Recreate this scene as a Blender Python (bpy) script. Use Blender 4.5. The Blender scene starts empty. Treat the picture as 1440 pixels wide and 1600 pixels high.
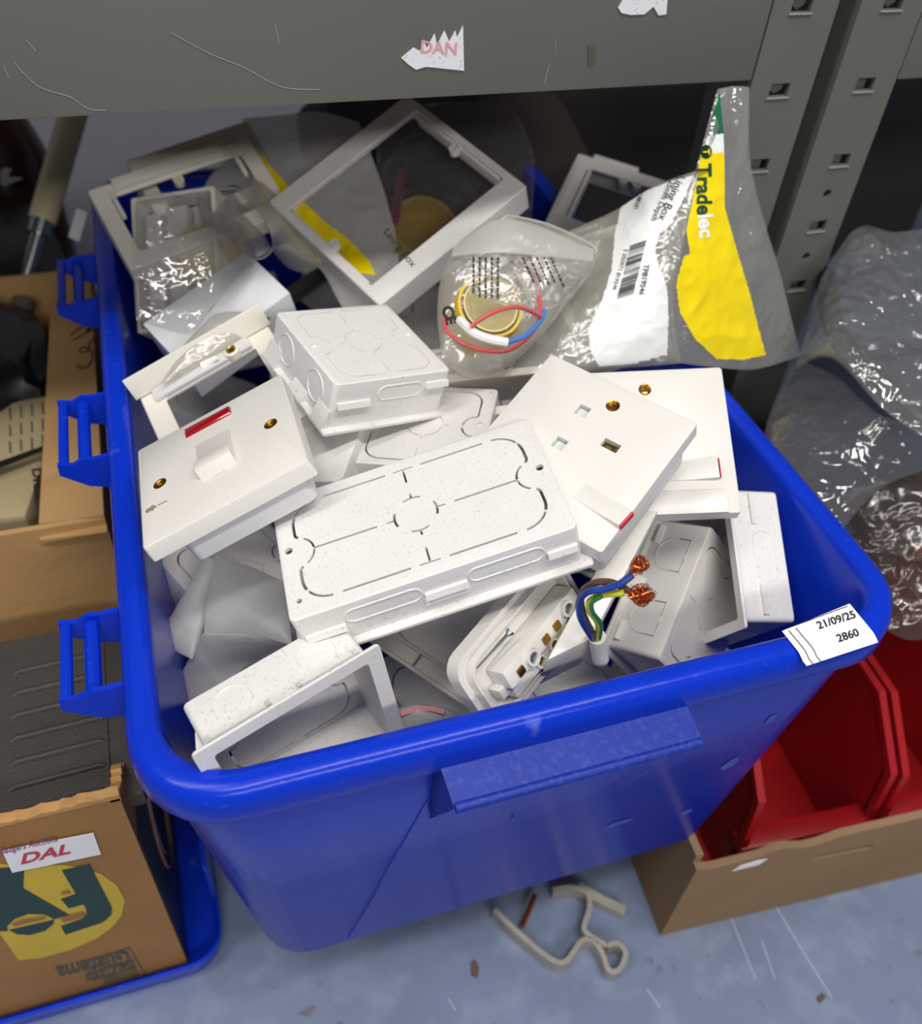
import bpy, bmesh, math, random
from mathutils import Vector, Matrix, noise
from mathutils.bvhtree import BVHTree
random.seed(7)
sc = bpy.context.scene
# ------------------------------------------------------------------ camera
CR = Matrix(((0.95075955, 0.17060712, -0.25874599), (-0.30379793, 0.67825322, -0.66908847), (0.06134404, 0.71474875, 0.69668582)))
CZ = 0.5967
CAM = Vector((0, 0, CZ)); FPX = 1406.3
cd = bpy.data.cameras.new('camera'); cam = bpy.data.objects.new('camera', cd); sc.collection.objects.link(cam)
cam.matrix_world = Matrix.Translation(CAM) @ CR.to_4x4()
cd.sensor_fit = 'HORIZONTAL'; cd.sensor_width = 36.0; cd.lens = 36.0 * FPX / 1440; cd.clip_start = 0.01; cd.clip_end = 50
cd.dof.use_dof = True; cd.dof.focus_distance = 0.43; cd.dof.aperture_fstop = 8.5
sc.camera = cam
# ------------------------------------------------------------------ light
sc.view_settings.view_transform = 'Standard'; sc.view_settings.look = 'None'; sc.view_settings.gamma = 1
sc.view_settings.use_curve_mapping = False; sc.view_settings.exposure = 0.0
w = bpy.data.worlds.new('world'); sc.world = w; w.use_nodes = True
w.node_tree.nodes['Background'].inputs[0].default_value = (0.80, 0.86, 1.0, 1); w.node_tree.nodes['Background'].inputs[1].default_value = 0.17
def area(name, loc, aim, sx, sy, power, col=(1, 1, 1)):
    l = bpy.data.lights.new(name, 'AREA'); l.shape = 'RECTANGLE'; l.size = sx; l.size_y = sy; l.energy = power; l.color = col
    o = bpy.data.objects.new(name, l); sc.collection.objects.link(o); o.location = loc
    o.rotation_euler = (Vector(aim) - Vector(loc)).to_track_quat('-Z', 'Y').to_euler(); return o
area('ceiling_strip_light', (0.25, -0.30, 2.0), (0.15, 0.4, 0.2), 1.5, 0.16, 24, (1.0, 0.965, 0.91))
area('aisle_strip_light', (0.1, -1.9, 1.75), (0.15, 0.6, 0.25), 1.6, 0.25, 28, (1.0, 0.965, 0.92))
area('ceiling_strip_light', (-0.9, 0.1, 2.1), (0.1, 0.4, 0.2), 0.22, 1.4, 17, (1.0, 0.97, 0.93))
# ------------------------------------------------------------------ helpers
def lin(c):
    return tuple(((v/255)/12.92 if v/255 <= .04045 else ((v/255+.055)/1.055)**2.4) for v in c)
S = 0.9397     # the surroundings were measured at a slightly larger scale; build() brings them to size
C0 = Vector((0, 0, 0.635))
def ray(x, y): return CR @ Vector(((x-720)/FPX, -(y-800)/FPX, -1))
def onz(x, y, z, c=CAM): d = ray(x, y); return c + d*((z-c.z)/d.z)
def ony(x, y, Y, c=CAM): d = ray(x, y); return c + d*((Y-c.y)/d.y)
def onx(x, y, X, c=CAM): d = ray(x, y); return c + d*((X-c.x)/d.x)
KF = 1.205   # the floor and what stands on it lie this much further off than the tub was measured
FZ = C0.z*(1-KF)
def far(v): return C0+(v-C0)*KF
def ez(x, y, z): return onz(x, y, z, C0)
def ey(x, y, Y): return ony(x, y, Y, C0)
def proj(p):
    q = CR.transposed() @ (p - CAM); return (720+FPX*q.x/-q.z, 800-FPX*q.y/-q.z)
def inpoly(x, y, P):
    r = False; j = len(P)-1
    for i in range(len(P)):
        if (P[i][1] > y) != (P[j][1] > y) and x < (P[j][0]-P[i][0])*(y-P[i][1])/(P[j][1]-P[i][1])+P[i][0]: r = not r
        j = i
    return r
def rr(wd, h, r, z, cx=0, cy=0, n=5):
    r = max(min(r, wd/2-1e-5, h/2-1e-5), 1e-5); out = []
    for k, (sx, sy) in enumerate(((1, 1), (-1, 1), (-1, -1), (1, -1))):
        for i in range(n+1):
            a = math.pi/2*(k + i/n)
            out.append(Vector((cx+sx*(wd/2-r)+r*math.cos(a), cy+sy*(h/2-r)+r*math.sin(a), z)))
    return out
class MB:
    def __init__(s): s.v = []; s.f = []; s.m = []
    def add(s, vs, fs, m=0):
        b = len(s.v); s.v += [Vector(v) for v in vs]; s.f += [tuple(b+i for i in f) for f in fs]; s.m += [m]*len(fs); return s
    def loft(s, rings, c0=True, c1=True, m=0, closed=False):
        n = len(rings[0]); vs = [p for r in rings for p in r]; fs = []
        L = len(rings)
        for k in range(L if closed else L-1):
            a = k*n; b = ((k+1) % L)*n
            for i in range(n): fs.append((a+i, a+(i+1) % n, b+(i+1) % n, b+i))
        if not closed:
            if c0: fs.append(tuple(range(n-1, -1, -1)))
            if c1: fs.append(tuple((L-1)*n+i for i in range(n)))
        return s.add(vs, fs, m)
    def box(s, x0, x1, y0, y1, z0, z1, b=0, m=0, M=None):
        bm = bmesh.new(); bmesh.ops.create_cube(bm, size=1)
        for v in bm.verts: v.co = Vector((x0+(v.co.x+.5)*(x1-x0), y0+(v.co.y+.5)*(y1-y0), z0+(v.co.z+.5)*(z1-z0)))
        if b: bmesh.ops.bevel(bm, geom=bm.edges[:], offset=b, segments=2, affect='EDGES', profile=.6)
        return s.bm(bm, m, M)
    def bm(s, bm, m=0, M=None):
        bm.verts.index_update()
        s.add([(M @ v.co if M else v.co) for v in bm.verts], [[v.index for v in f.verts] for f in bm.faces], m); bm.free(); return s
    def tube(s, pts, r, n=8, m=0, closed=False, cap=True):
        pts = [Vector(p) for p in pts]; rings = []; L = len(pts); up = None
        for i, p in enumerate(pts):
            t = (pts[(i+1) % L]-pts[i-1]) if closed else (pts[min(i+1, L-1)]-pts[max(i-1, 0)])
            if t.length < 1e-9: t = Vector((0, 0, 1))
            t.normalize()
            if up is None: up = t.orthogonal().normalized()
            up = (up - t*up.dot(t)); up = up.normalized() if up.length > 1e-6 else t.orthogonal().normalized()
            sd = t.cross(up); rad = r[i] if isinstance(r, (list, tuple)) else r
            rings.append([p+(up*math.cos(a)+sd*math.sin(a))*rad for a in (2*math.pi*k/n for k in range(n))])
        return s.loft(rings, cap, cap, m, closed)
    def lathe(s, prof, c=(0, 0, 0), ax=(0, 0, 1), n=20, m=0, c0=True, c1=True):
        q = Vector(ax).to_track_quat('Z', 'Y'); c = Vector(c)
        return s.loft([[c + q @ Vector((r*math.cos(2*math.pi*k/n), r*math.sin(2*math.pi*k/n), z)) for k in range(n)] for r, z in prof], c0, c1, m)
    def prism(s, poly, a, b, m=0, f=lambda x, y, z: (x, y, z)):
        n = len(poly); vs = [f(x, y, a) for x, y in poly]+[f(x, y, b) for x, y in poly]
        return s.add(vs, [tuple(range(n-1, -1, -1)), tuple(range(n, 2*n))]+[(i, (i+1) % n, n+(i+1) % n, n+i) for i in range(n)], m)
    def hexa(s, p, m=0):   # 8 corners: 4 bottom, 4 top
        return s.add(p, [(3, 2, 1, 0), (4, 5, 6, 7), (0, 1, 5, 4), (1, 2, 6, 5), (2, 3, 7, 6), (3, 0, 4, 7)], m)
    def build(s, name, mats, parent=None, scale=1.0, M=None, smooth=35, fix=True, bevel=0):
        me = bpy.data.meshes.new(name)
        me.from_pydata([(v*scale)[:] for v in s.v], [], s.f)
        for i, k in enumerate(s.m): me.polygons[i].material_index = k
        for mt in (mats if isinstance(mats, (list, tuple)) else [mats]): me.materials.append(mt)
        if fix or bevel:
            bm = bmesh.new(); bm.from_mesh(me)
            if bevel:
                es = [e for e in bm.edges if len(e.link_faces) == 2 and e.calc_face_angle(0) > .6]
                bmesh.ops.bevel(bm, geom=es, offset=bevel*scale, segments=2, affect='EDGES', profile=.6)
            if fix: bmesh.ops.recalc_face_normals(bm, faces=bm.faces[:])
            bm.to_mesh(me); bm.free()
        o = bpy.data.objects.new(name, me); sc.collection.objects.link(o)
        if parent: o.parent = parent
        if M is not None: o.matrix_world = M
        shade(me, smooth); return o
def shade(me, ang=35):
    me.polygons.foreach_set('use_smooth', [True]*len(me.polygons)); me.set_sharp_from_angle(angle=math.radians(ang)); me.update()
def tag(o, label, cat, group=None, kind=None):
    o['label'] = label; o['category'] = cat
    if group: o['group'] = group
    if kind: o['kind'] = kind
    return o
def thing(name, label, cat, M=None, group=None):
    o = bpy.data.objects.new(name, None); o.empty_display_size = .02; sc.collection.objects.link(o)
    if M is not None: o.matrix_basis = M
    return tag(o, label, cat, group)
def struct(o): o['kind'] = 'structure'; return o
def cut(o, mb, scale=.001):
    c = mb.build('cutter', [o.data.materials[0]], scale=scale); c.matrix_world = o.matrix_world
    md = o.modifiers.new('b', 'BOOLEAN'); md.operation = 'DIFFERENCE'; md.object = c; md.solver = 'EXACT'; md.use_self = True
    c.parent = o.parent; c.matrix_world = o.matrix_world
    bpy.context.view_layer.update()
    me = bpy.data.meshes.new_from_object(o.evaluated_get(bpy.context.evaluated_depsgraph_get()))
    o.modifiers.clear(); o.data = me; bpy.data.objects.remove(c); shade(me, 30); return o
def cr(pts, n=6, closed=False):   # Catmull-Rom
    P = [Vector(p) for p in pts]; L = len(P); out = []
    for i in range(L if closed else L-1):
        a, b, c, d = (P[(i-1) % L], P[i], P[(i+1) % L], P[(i+2) % L]) if closed else (P[max(i-1, 0)], P[i], P[i+1], P[min(i+2, L-1)])
        for k in range(n):
            t = k/n; out.append(.5*((2*b)+(c-a)*t+(2*a-5*b+4*c-d)*t*t+(3*b-a-3*c+d)*t**3))
    if not closed: out.append(P[-1])
    return out
def textmesh(body, size, bold=0.0, align='LEFT'):
    cu = bpy.data.curves.new('t', 'FONT'); cu.body = body; cu.size = size; cu.align_x = align; cu.offset = bold; cu.resolution_u = 3
    o = bpy.data.objects.new('t', cu); sc.collection.objects.link(o); bpy.context.view_layer.update()
    me = bpy.data.meshes.new_from_object(o.evaluated_get(bpy.context.evaluated_depsgraph_get()))
    vs = [v.co.copy() for v in me.vertices]; fs = [tuple(p.vertices) for p in me.polygons]
    bpy.data.objects.remove(o); bpy.data.meshes.remove(me); return vs, fs
# ------------------------------------------------------------------ materials
def N(nt, t, **kw):
    n = nt.nodes.new(t)
    for k, v in kw.items(): setattr(n, k, v)
    return n
def mat(name, col, rough=.5, spec=.5, metal=0, spots=None, spot_scale=300, spot_th=(.62, .68), bump=0, bump_scale=200, mottle=0, mottle_scale=30, coat=0, sss=0, spots2=None):
    """principled surface; mottle varies the colour, spots adds specks of a second colour"""
    m = bpy.data.materials.new(name); m.use_nodes = True; nt = m.node_tree; b = nt.nodes['Principled BSDF']; L = nt.links
    b.inputs['Roughness'].default_value = rough; b.inputs['Specular IOR Level'].default_value = spec; b.inputs['Metallic'].default_value = metal
    b.inputs['Coat Weight'].default_value = coat; b.inputs['Coat Roughness'].default_value = .12
    if sss: b.inputs['Subsurface Weight'].default_value = sss; b.inputs['Subsurface Radius'].default_value = (.004, .004, .004); b.inputs['Subsurface Scale'].default_value = 1
    c = lin(col)+(1,); tc = N(nt, 'ShaderNodeTexCoord'); out = None
    rgb = N(nt, 'ShaderNodeRGB'); rgb.outputs[0].default_value = c; out = rgb.outputs[0]
    def mixin(src, fac, c2):
        mx = N(nt, 'ShaderNodeMix', data_type='RGBA'); L.new(fac, mx.inputs[0]); L.new(src, mx.inputs[6]); mx.inputs[7].default_value = c2; return mx.outputs[2]
    def nz(scale, lo, hi, detail=4, vec=None):
        n = N(nt, 'ShaderNodeTexNoise'); n.inputs['Scale'].default_value = scale; n.inputs['Detail'].default_value = detail; L.new(tc.outputs['Object'], n.inputs['Vector'])
        r = N(nt, 'ShaderNodeMapRange'); r.inputs[1].default_value = lo; r.inputs[2].default_value = hi; L.new(n.outputs[0], r.inputs[0]); return r.outputs[0], n
    if mottle: f, _ = nz(mottle_scale, .35, .75); f2 = N(nt, 'ShaderNodeMath', operation='MULTIPLY'); L.new(f, f2.inputs[0]); f2.inputs[1].default_value = mottle; out = mixin(out, f2.outputs[0], tuple(v*.45 for v in c[:3])+(1,))
    if spots: f, _ = nz(spot_scale, *spot_th); out = mixin(out, f, lin(spots)+(1,))
    if spots2: f, _ = nz(spots2[1], spots2[2], spots2[3], 8); out = mixin(out, f, lin(spots2[0])+(1,))
    L.new(out, b.inputs['Base Color'])
    if bump:
        f, n = nz(bump_scale, 0, 1); bp = N(nt, 'ShaderNodeBump'); bp.inputs['Strength'].default_value = bump; bp.inputs['Distance'].default_value = .002; L.new(n.outputs[0], bp.inputs['Height']); L.new(bp.outputs[0], b.inputs['Normal'])
    return m
def film(name, haze=.12, tint=(235, 235, 230), gloss=.25, rough=.12, bump=.6, bs=60, milky=0.0):
    """clear polythene: see-through, glossy, a little hazy"""
    m = bpy.data.materials.new(name); m.use_nodes = True; nt = m.node_tree; L = nt.links; nt.nodes.remove(nt.nodes['Principled BSDF']); o = nt.nodes['Material Output']
    tr = N(nt, 'ShaderNodeBsdfTransparent'); tr.inputs[0].default_value = (.96, .96, .95, 1)
    df = N(nt, 'ShaderNodeBsdfDiffuse'); df.inputs[0].default_value = lin(tint)+(1,); tl = N(nt, 'ShaderNodeBsdfTranslucent'); tl.inputs[0].default_value = lin(tint)+(1,)
    a = N(nt, 'ShaderNodeMixShader'); a.inputs[0].default_value = .45; L.new(df.outputs[0], a.inputs[1]); L.new(tl.outputs[0], a.inputs[2])
    b = N(nt, 'ShaderNodeMixShader'); b.inputs[0].default_value = haze; L.new(tr.outputs[0], b.inputs[1]); L.new(a.outputs[0], b.inputs[2])
    gl = N(nt, 'ShaderNodeBsdfGlossy'); gl.inputs['Roughness'].default_value = rough
    lw = N(nt, 'ShaderNodeLayerWeight'); lw.inputs[0].default_value = .35
    mr = N(nt, 'ShaderNodeMapRange'); mr.inputs[3].default_value = gloss*.4; mr.inputs[4].default_value = min(gloss*3, 1); L.new(lw.outputs['Fresnel'], mr.inputs[0])
    c = N(nt, 'ShaderNodeMixShader'); L.new(mr.outputs[0], c.inputs[0]); L.new(b.outputs[0], c.inputs[1]); L.new(gl.outputs[0], c.inputs[2])
    if bump:
        tc = N(nt, 'ShaderNodeTexCoord'); n = N(nt, 'ShaderNodeTexNoise'); n.inputs['Scale'].default_value = bs; n.inputs['Detail'].default_value = 2; n.inputs['Distortion'].default_value = .8; L.new(tc.outputs['Object'], n.inputs['Vector'])
        bp = N(nt, 'ShaderNodeBump'); bp.inputs['Strength'].default_value = bump; bp.inputs['Distance'].default_value = .004; L.new(n.outputs[0], bp.inputs['Height']); L.new(bp.outputs[0], gl.inputs['Normal']); L.new(bp.outputs[0], lw.inputs['Normal'])
    L.new(c.outputs[0], o.inputs[0]); return m
PVC = mat('white_pvc', (224, 222, 219), .38, .5, spots=(188, 186, 182), spot_scale=700, spot_th=(.60, .72), mottle=.08, mottle_scale=45, spots2=((176, 174, 170), 330, .66, .84))
PVCC = mat('clean_white_pvc', (219, 216, 211), .33, .5, mottle=.04, mottle_scale=30)
CREAM = mat('cream_pvc', (228, 224, 212), .4, .5, mottle=.08, mottle_scale=40)
UREA = mat('white_urea', (220, 217, 211), .28, .5, spots=(196, 192, 186), spot_scale=600, spot_th=(.66, .76))
PACK = mat('glossy_white_card', (236, 238, 242), .22, .5)
GREYP = mat('grey_backed_pvc', (206, 206, 208), .4, .5, mottle=.06)
BLUE = mat('blue_polypropylene', (10, 50, 190), .24, .22, spots=(60, 92, 205), spot_scale=240, spot_th=(.67, .9), mottle=.15, mottle_scale=9, bump=.12, bump_scale=90, spots2=((120, 140, 215), 55, .68, .98))
BLUED = mat('scuffed_blue_polypropylene', (24, 48, 150), .45, .3, spots=(60, 80, 165), spot_scale=320, spot_th=(.5, .95), mottle=.3, mottle_scale=25)
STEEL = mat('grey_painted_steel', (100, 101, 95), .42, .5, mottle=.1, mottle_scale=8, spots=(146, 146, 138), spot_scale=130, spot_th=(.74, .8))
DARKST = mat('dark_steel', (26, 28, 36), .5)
BLACK = mat('black_plastic', (18, 18, 20), .4)
RUB = mat('black_rubber', (20, 20, 22), .35)
BRASS = mat('brass', (176, 140, 70), .3, metal=1)
ZINC = mat('zinc', (165, 172, 175), .3, metal=1)
COPPER = mat('copper', (214, 122, 72), .28, metal=1)
REDN = mat('red_neon_lens', (150, 10, 22), .18, coat=.6)
REDF = mat('red_flash', (205, 25, 40), .4)
CARD = mat('brown_cardboard', (184, 146, 98), .8, .15, mottle=.28, mottle_scale=14, bump=.15, bump_scale=150)
CARDL = mat('pale_cardboard', (178, 142, 96), .8, .15, mottle=.2, mottle_scale=14)
CARDB = mat('banana_box_card', (158, 116, 68), .62, .3, mottle=.3, mottle_scale=16, bump=.1, bump_scale=180)
CARDT = mat('grey_brown_cardboard', (146, 120, 92), .85, .1, mottle=.2, mottle_scale=10)
FLUTE = mat('torn_flute_board', (188, 144, 92), .9, .1, mottle=.4, mottle_scale=120)
PAPER = mat('white_paper', (232, 232, 236), .7, .2, mottle=.05)
TORN = mat('torn_sticker_paper', (222, 222, 226), .8, .2, spots=(180, 180, 184), spot_scale=700, spot_th=(.6, .7))
BUFF = mat('buff_paper', (168, 152, 118), .6, .3, mottle=.3, mottle_scale=20)
INK = mat('black_ink', (28, 28, 30), .6)
REDI = mat('red_ink', (190, 60, 80), .6); REDI2 = mat('faded_red_ink', (214, 150, 158), .7); VIO = mat('violet_ink', (130, 60, 110), .6)
GRN = mat('dark_green_ink', (38, 66, 62), .6, mottle=.15, mottle_scale=30); YEL = mat('yellow_ink', (206, 176, 56), .6, mottle=.2, mottle_scale=25); GREYI = mat('grey_ink', (74, 78, 76), .7)
NAVY = mat('navy_green_print', (30, 42, 46), .45, mottle=.2); PEACH = mat('peach_print', (120, 84, 78), .6)
DKGREY = mat('dark_grey_case', (64, 60, 56), .5, .4, mottle=.25, mottle_scale=40, bump=.35, bump_scale=900, spots=(120, 114, 106), spot_scale=150, spot_th=(.72, .8))
RED = mat('red_polypropylene', (160, 18, 26), .35, .5, mottle=.1, mottle_scale=12)
REDW = mat('red_case', (150, 28, 30), .45)
FLOOR = mat('painted_floor', (116, 130, 157), .42, .5, mottle=.35, mottle_scale=14, spots=(134, 146, 170), spot_scale=34, spot_th=(.5, .8), bump=.1, bump_scale=40, spots2=((96, 92, 92), 60, .66, .76))
WALL = mat('whitewashed_wall', (138, 138, 146), .8, .2, mottle=.2, mottle_scale=6)
BOTTLE = mat('brown_bottle', (62, 36, 26), .3)
TUBE = mat('cream_tube', (196, 184, 148), .4)
YPLAS = mat('yellow_plastic', (214, 180, 50), .4)
YPALE = mat('pale_yellow_plastic', (208, 196, 140), .35)
FILM = film('clear_polythene', .10, gloss=.22)
FILMH = film('hazy_polythene', .38, (228, 226, 218), .2, .2, .5, 70)
FILMM = film('milky_polythene', .52, (232, 232, 230), .06, .35, .3, 40)
FILMG = film('crinkled_clear_polythene', .14, (200, 202, 204), .16, .10, 1.0, 60)
FILMD = film('thin_clear_sleeve', .07, (205, 206, 214), .14, .1, .9, 50)
FILMB = film('brown_tinted_sleeve', .3, (110, 96, 82), .12, .15, .8, 50)
FILMF = film('bag_flap_polythene', .34, (205, 206, 204), .22, .12, 1.0, 75)
def inked(name, col, tr=.0):
    return mat(name, col, .22, .5, coat=.5, bump=.5, bump_scale=60)
BYEL = inked('printed_yellow_film', (240, 214, 8)); BGRN = inked('printed_green_film', (20, 98, 66)); BWHT = inked('printed_white_film', (232, 234, 232))
DGRN = mat('bag_text_green', (20, 70, 40), .4); WHT = mat('bag_text_white', (245, 245, 240), .4)
BWIRE = mat('blue_insulation', (30, 60, 140), .4); BRWIRE = mat('brown_insulation', (92, 62, 54), .4); YWIRE = mat('yellow_insulation', (200, 200, 50), .4); GWIRE = mat('green_insulation', (40, 130, 60), .4)
RWIRE = mat('red_insulation', (205, 84, 88), .4); LBWIRE = mat('light_blue_insulation', (70, 120, 190), .4); WWIRE = mat('white_insulation', (236, 232, 228), .4)
BRONZE = mat('grubby_metal', (176, 170, 160), .45, metal=.3, mottle=.4, mottle_scale=60)
# ------------------------------------------------------------------ the setting
FAR = False
def eb(mb, name, mats, parent=None, **k):
    if FAR: mb.v = [far(v) for v in mb.v]
    return mb.build(name, mats, parent, scale=S, **k)
FLR = struct(eb(MB().box(-1.6, 2.2, -1.4, 1.5, FZ-.02, FZ), 'floor', FLOOR)); FLS = mat('floor_scratch', (160, 170, 190), .5)
for P in ([(1205, 1405), (1250, 1480), (1300, 1560)], [(1140, 1430), (1180, 1530)], [(1010, 1545), (1032, 1575)], [(1190, 1470), (1210, 1530)], [(700, 1560), (712, 1580)]):
    o = eb(MB().tube([far(ez(x, y, 0)) for x, y in P], .0007, 5), 'floor_scratch', FLS); o.parent = FLR
struct(eb(MB().box(-1.6, 2.2, 1.36, 1.42, FZ, 1.9), 'wall_back', WALL))
def ptext(body, size, org, u, v, fn, bold=0, align='LEFT', sx=1):
    """lettering laid on a surface: org/u/v in photograph pixels, fn takes a pixel to the surface"""
    vs, fs = textmesh(body, size, bold*size, align); u = Vector(u).normalized()*sx; v = Vector(v).normalized()
    return [fn(org[0]+p.x*u.x+p.y*v.x, org[1]+p.x*u.y+p.y*v.y) for p in vs], fs
def flatpoly(mb, pts, fn, off, m=0):
    """thin printed patch: pts in pixels, fn to the surface, off = thickness vector"""
    n = len(pts); o = Vector(off); a = [fn(*p) for p in pts]
    mb.add(a+[p+o for p in a], [tuple(range(n-1, -1, -1)), tuple(range(n, 2*n))]+[(i, (i+1) % n, n+(i+1) % n, n+i) for i in range(n)], m); return mb
tag(eb(MB().box(.37, 1.3, 1.20, 1.34, FZ, .60, .01), 'dark_wall_panel', mat('dark_brown_panel', (58, 52, 50), .7)), 'dark brown panel added to darken the wall behind the right shelving upright', 'panel')  # added panel, makes the wall behind the upright read dark
# ---- left shelving unit
su = thing('shelving_unit', 'grey painted steel shelving unit with a torn sticker on its beam, above the blue tub', 'shelving', Matrix.Translation((.2*S, .52*S, 0)))
def sub(o, root): o.parent = root; o.matrix_parent_inverse = root.matrix_basis.inverted(); return o
bm_ = MB(); bm_.box(-.9, .3755, .520, .524, .441, .54, .0012); bm_.box(-.9, .3755, .5241, .562, .441, .4445); bm_.box(-.9, .3755, .5241, .56, .532, .5365)
sub(eb(bm_, 'beam', STEEL), su)
FB = lambda x, y: ey(x, y, .5197)
t1 = [(820, 118), (845, 97), (858, 104), (866, 80), (872, 98), (888, 68), (893, 92), (908, 62), (918, 85), (930, 62), (934, 76), (946, 52), (948, 144), (900, 139), (870, 136), (850, 142), (835, 132)]
t1 = [(x*.764, y*.764) for x, y in t1]
st = sub(eb(flatpoly(MB(), t1, FB, (0, -.0006, 0)), 'sticker_remnant', TORN), su); st['label'] = 'torn white sticker remnant with faded red letters'
v, f = ptext('DAN', 27, (655, 82), (1, .06), (.08, -1), lambda x, y: ey(x, y, .5188), .02)
sub(eb(MB().add(v, f), 'sticker_lettering', REDI2, fix=False), su)
t2 = [(965, 12), (972, 0), (1010, -6), (1042, -2), (1040, 22), (1028, 24), (1020, 10), (1006, 22), (985, 23), (970, 20)]
st = sub(eb(flatpoly(MB(), t2, FB, (0, -.0006, 0)), 'sticker_remnant', TORN), su); st['label'] = 'small scrap of white sticker at the top edge'
sm = MB()
for P in ([(268, 52), (330, 85), (380, 105), (420, 127), (450, 138), (500, 140)], [(22, 98), (60, 135), (110, 152), (138, 170), (165, 172)], [(430, 38), (436, 68)], [(866, 60), (868, 78)], [(5, 102), (14, 122)], [(858, 100), (850, 130)], [(40, 62), (56, 80)]):
    sm.tube(cr([FB(*p) for p in P], 5), .00022, 4)
s_ = sub(eb(sm, 'scratches', mat('bare_scratch', (152, 152, 146), .5)), su); s_['kind'] = 'stuff'
st = sub(eb(flatpoly(MB(), [(918, 72), (930, 70), (929, 100), (919, 104)], FB, (0, -.0003, 0)), 'grime_mark', mat('grime', (84, 78, 66), .7)), su)
sub(eb(MB().box(-.9, .376, .5245, 1.0, .446, .462), 'shelf_board', CARDT), su)
def upright(x0, x1, root, slots, holes):
    m = MB(); m.box(x0, x1, .520, .5235, FZ, .62); o = eb(m, 'upright', STEEL); c = MB()
    for (cx, cy, tg) in slots:
        p = ey(cx, cy, .52); c.box(p.x-.0072, p.x+.0072, .515, .53, p.z-.0042, p.z+.0042)
    for cx, cy in holes:
        p = ey(cx, cy, .52); c.lathe([(.0034, 0), (.0034, .02)], (p.x, .51, p.z), (0, 1, 0), 16)
    cut(o, c, S); sub(o, root)
    w_ = MB(); w_.box(x0, x0+.003, .5236, .57, FZ, .62); w_.box(x1-.003, x1, .5236, .57, FZ, .62)
    sub(eb(w_, 'side_web', STEEL), root)
    for (cx, cy, tg) in slots:
        p = ey(cx, cy, .52); t = MB()
        if tg: t.prism([(-.006, .004), (.006, .004), (.0045, -.001), (0, -.0038), (-.0045, -.001)], .5245, .5262, f=lambda x, z, y: (p.x+x, y, p.z+z))
        else: t.box(p.x-.0078, p.x+.0045, .5255, .527, p.z-.005, p.z+.005)
        e = MB().box(p.x-.0084, p.x+.0084, .5188, .5199, p.z-.0053, p.z-.0043, .0002)
        sub(eb(t, 'beam_hook', STEEL), root); sub(eb(e, 'slot_lip', mat('worn_lip', (150, 148, 138), .35)), root)
upright(.3765, .424, su, [(1253, 8, 1), (1217, 141, 1), (1186, 258, 0)], [])
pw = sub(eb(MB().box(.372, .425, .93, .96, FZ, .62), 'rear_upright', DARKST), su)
# ---- right shelving unit
sr = thing('shelving_unit', 'grey steel shelving unit at the right edge with slots and round holes down its upright', 'shelving', Matrix.Translation((.6*S, .52*S, 0)))
upright(.441, .4905, sr, [(1396, 4, 1), (1351, 132, 0), (1313, 250, 0), (1277, 353, 0), (1246, 446, 0)], [(1292, 303), (1259, 401)])
sub(eb(MB().box(.4915, 1.3, .520, .524, .4365, .54, .001).box(.4915, 1.3, .5241, .56, .4365, .44), 'beam', STEEL), sr)
sub(eb(MB().box(.4915, 1.3, .5245, 1.0, .441, .457), 'shelf_board', CARDT), sr)
# ------------------------------------------------------------------ the blue tub
tag(eb(MB().box(.01, .27, .33, .80, FZ, -.0005, .002), 'carton', CARD), 'brown cardboard carton under the blue tub', 'carton')
TB = thing('storage_tub', 'large blue plastic storage tub heaped with white electrical fittings', 'tub', Matrix.Translation((.15*S, .52*S, 0)))
def tr(x0, x1, y0, y1, r, z): return rr(x1-x0, y1-y0, r, z, (x0+x1)/2, (y0+y1)/2, 8)
YB = .845
body = MB().loft([tr(-.016, .316, .236, YB-.03, .03, 0), tr(-.020, .320, .232, YB-.026, .034, .004), tr(-.049, .349, .2135, YB-.009, .040, .247),
    tr(-.0565, .3565, .2065, YB-.001, .046, .2468), tr(-.0575, .3575, .2055, YB, .047, .2485), tr(-.0572, .3572, .2058, YB, .047, .262), tr(-.0555, .3555, .2075, YB-.002, .046, .2675),
    tr(-.052, .352, .211, YB-.005, .043, .2697), tr(-.047, .347, .216, YB-.010, .040, .2702), tr(-.0435, .3435, .2195, YB-.014, .036, .2695), tr(-.0415, .3415, .2215, YB-.016, .034, .267),
    tr(-.0408, .3408, .2222, YB-.0165, .033, .262), tr(-.016, .316, .236, YB-.032, .028, .006)])
sub(eb(body, 'tub_body', BLUE, smooth=50), TB)
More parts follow.
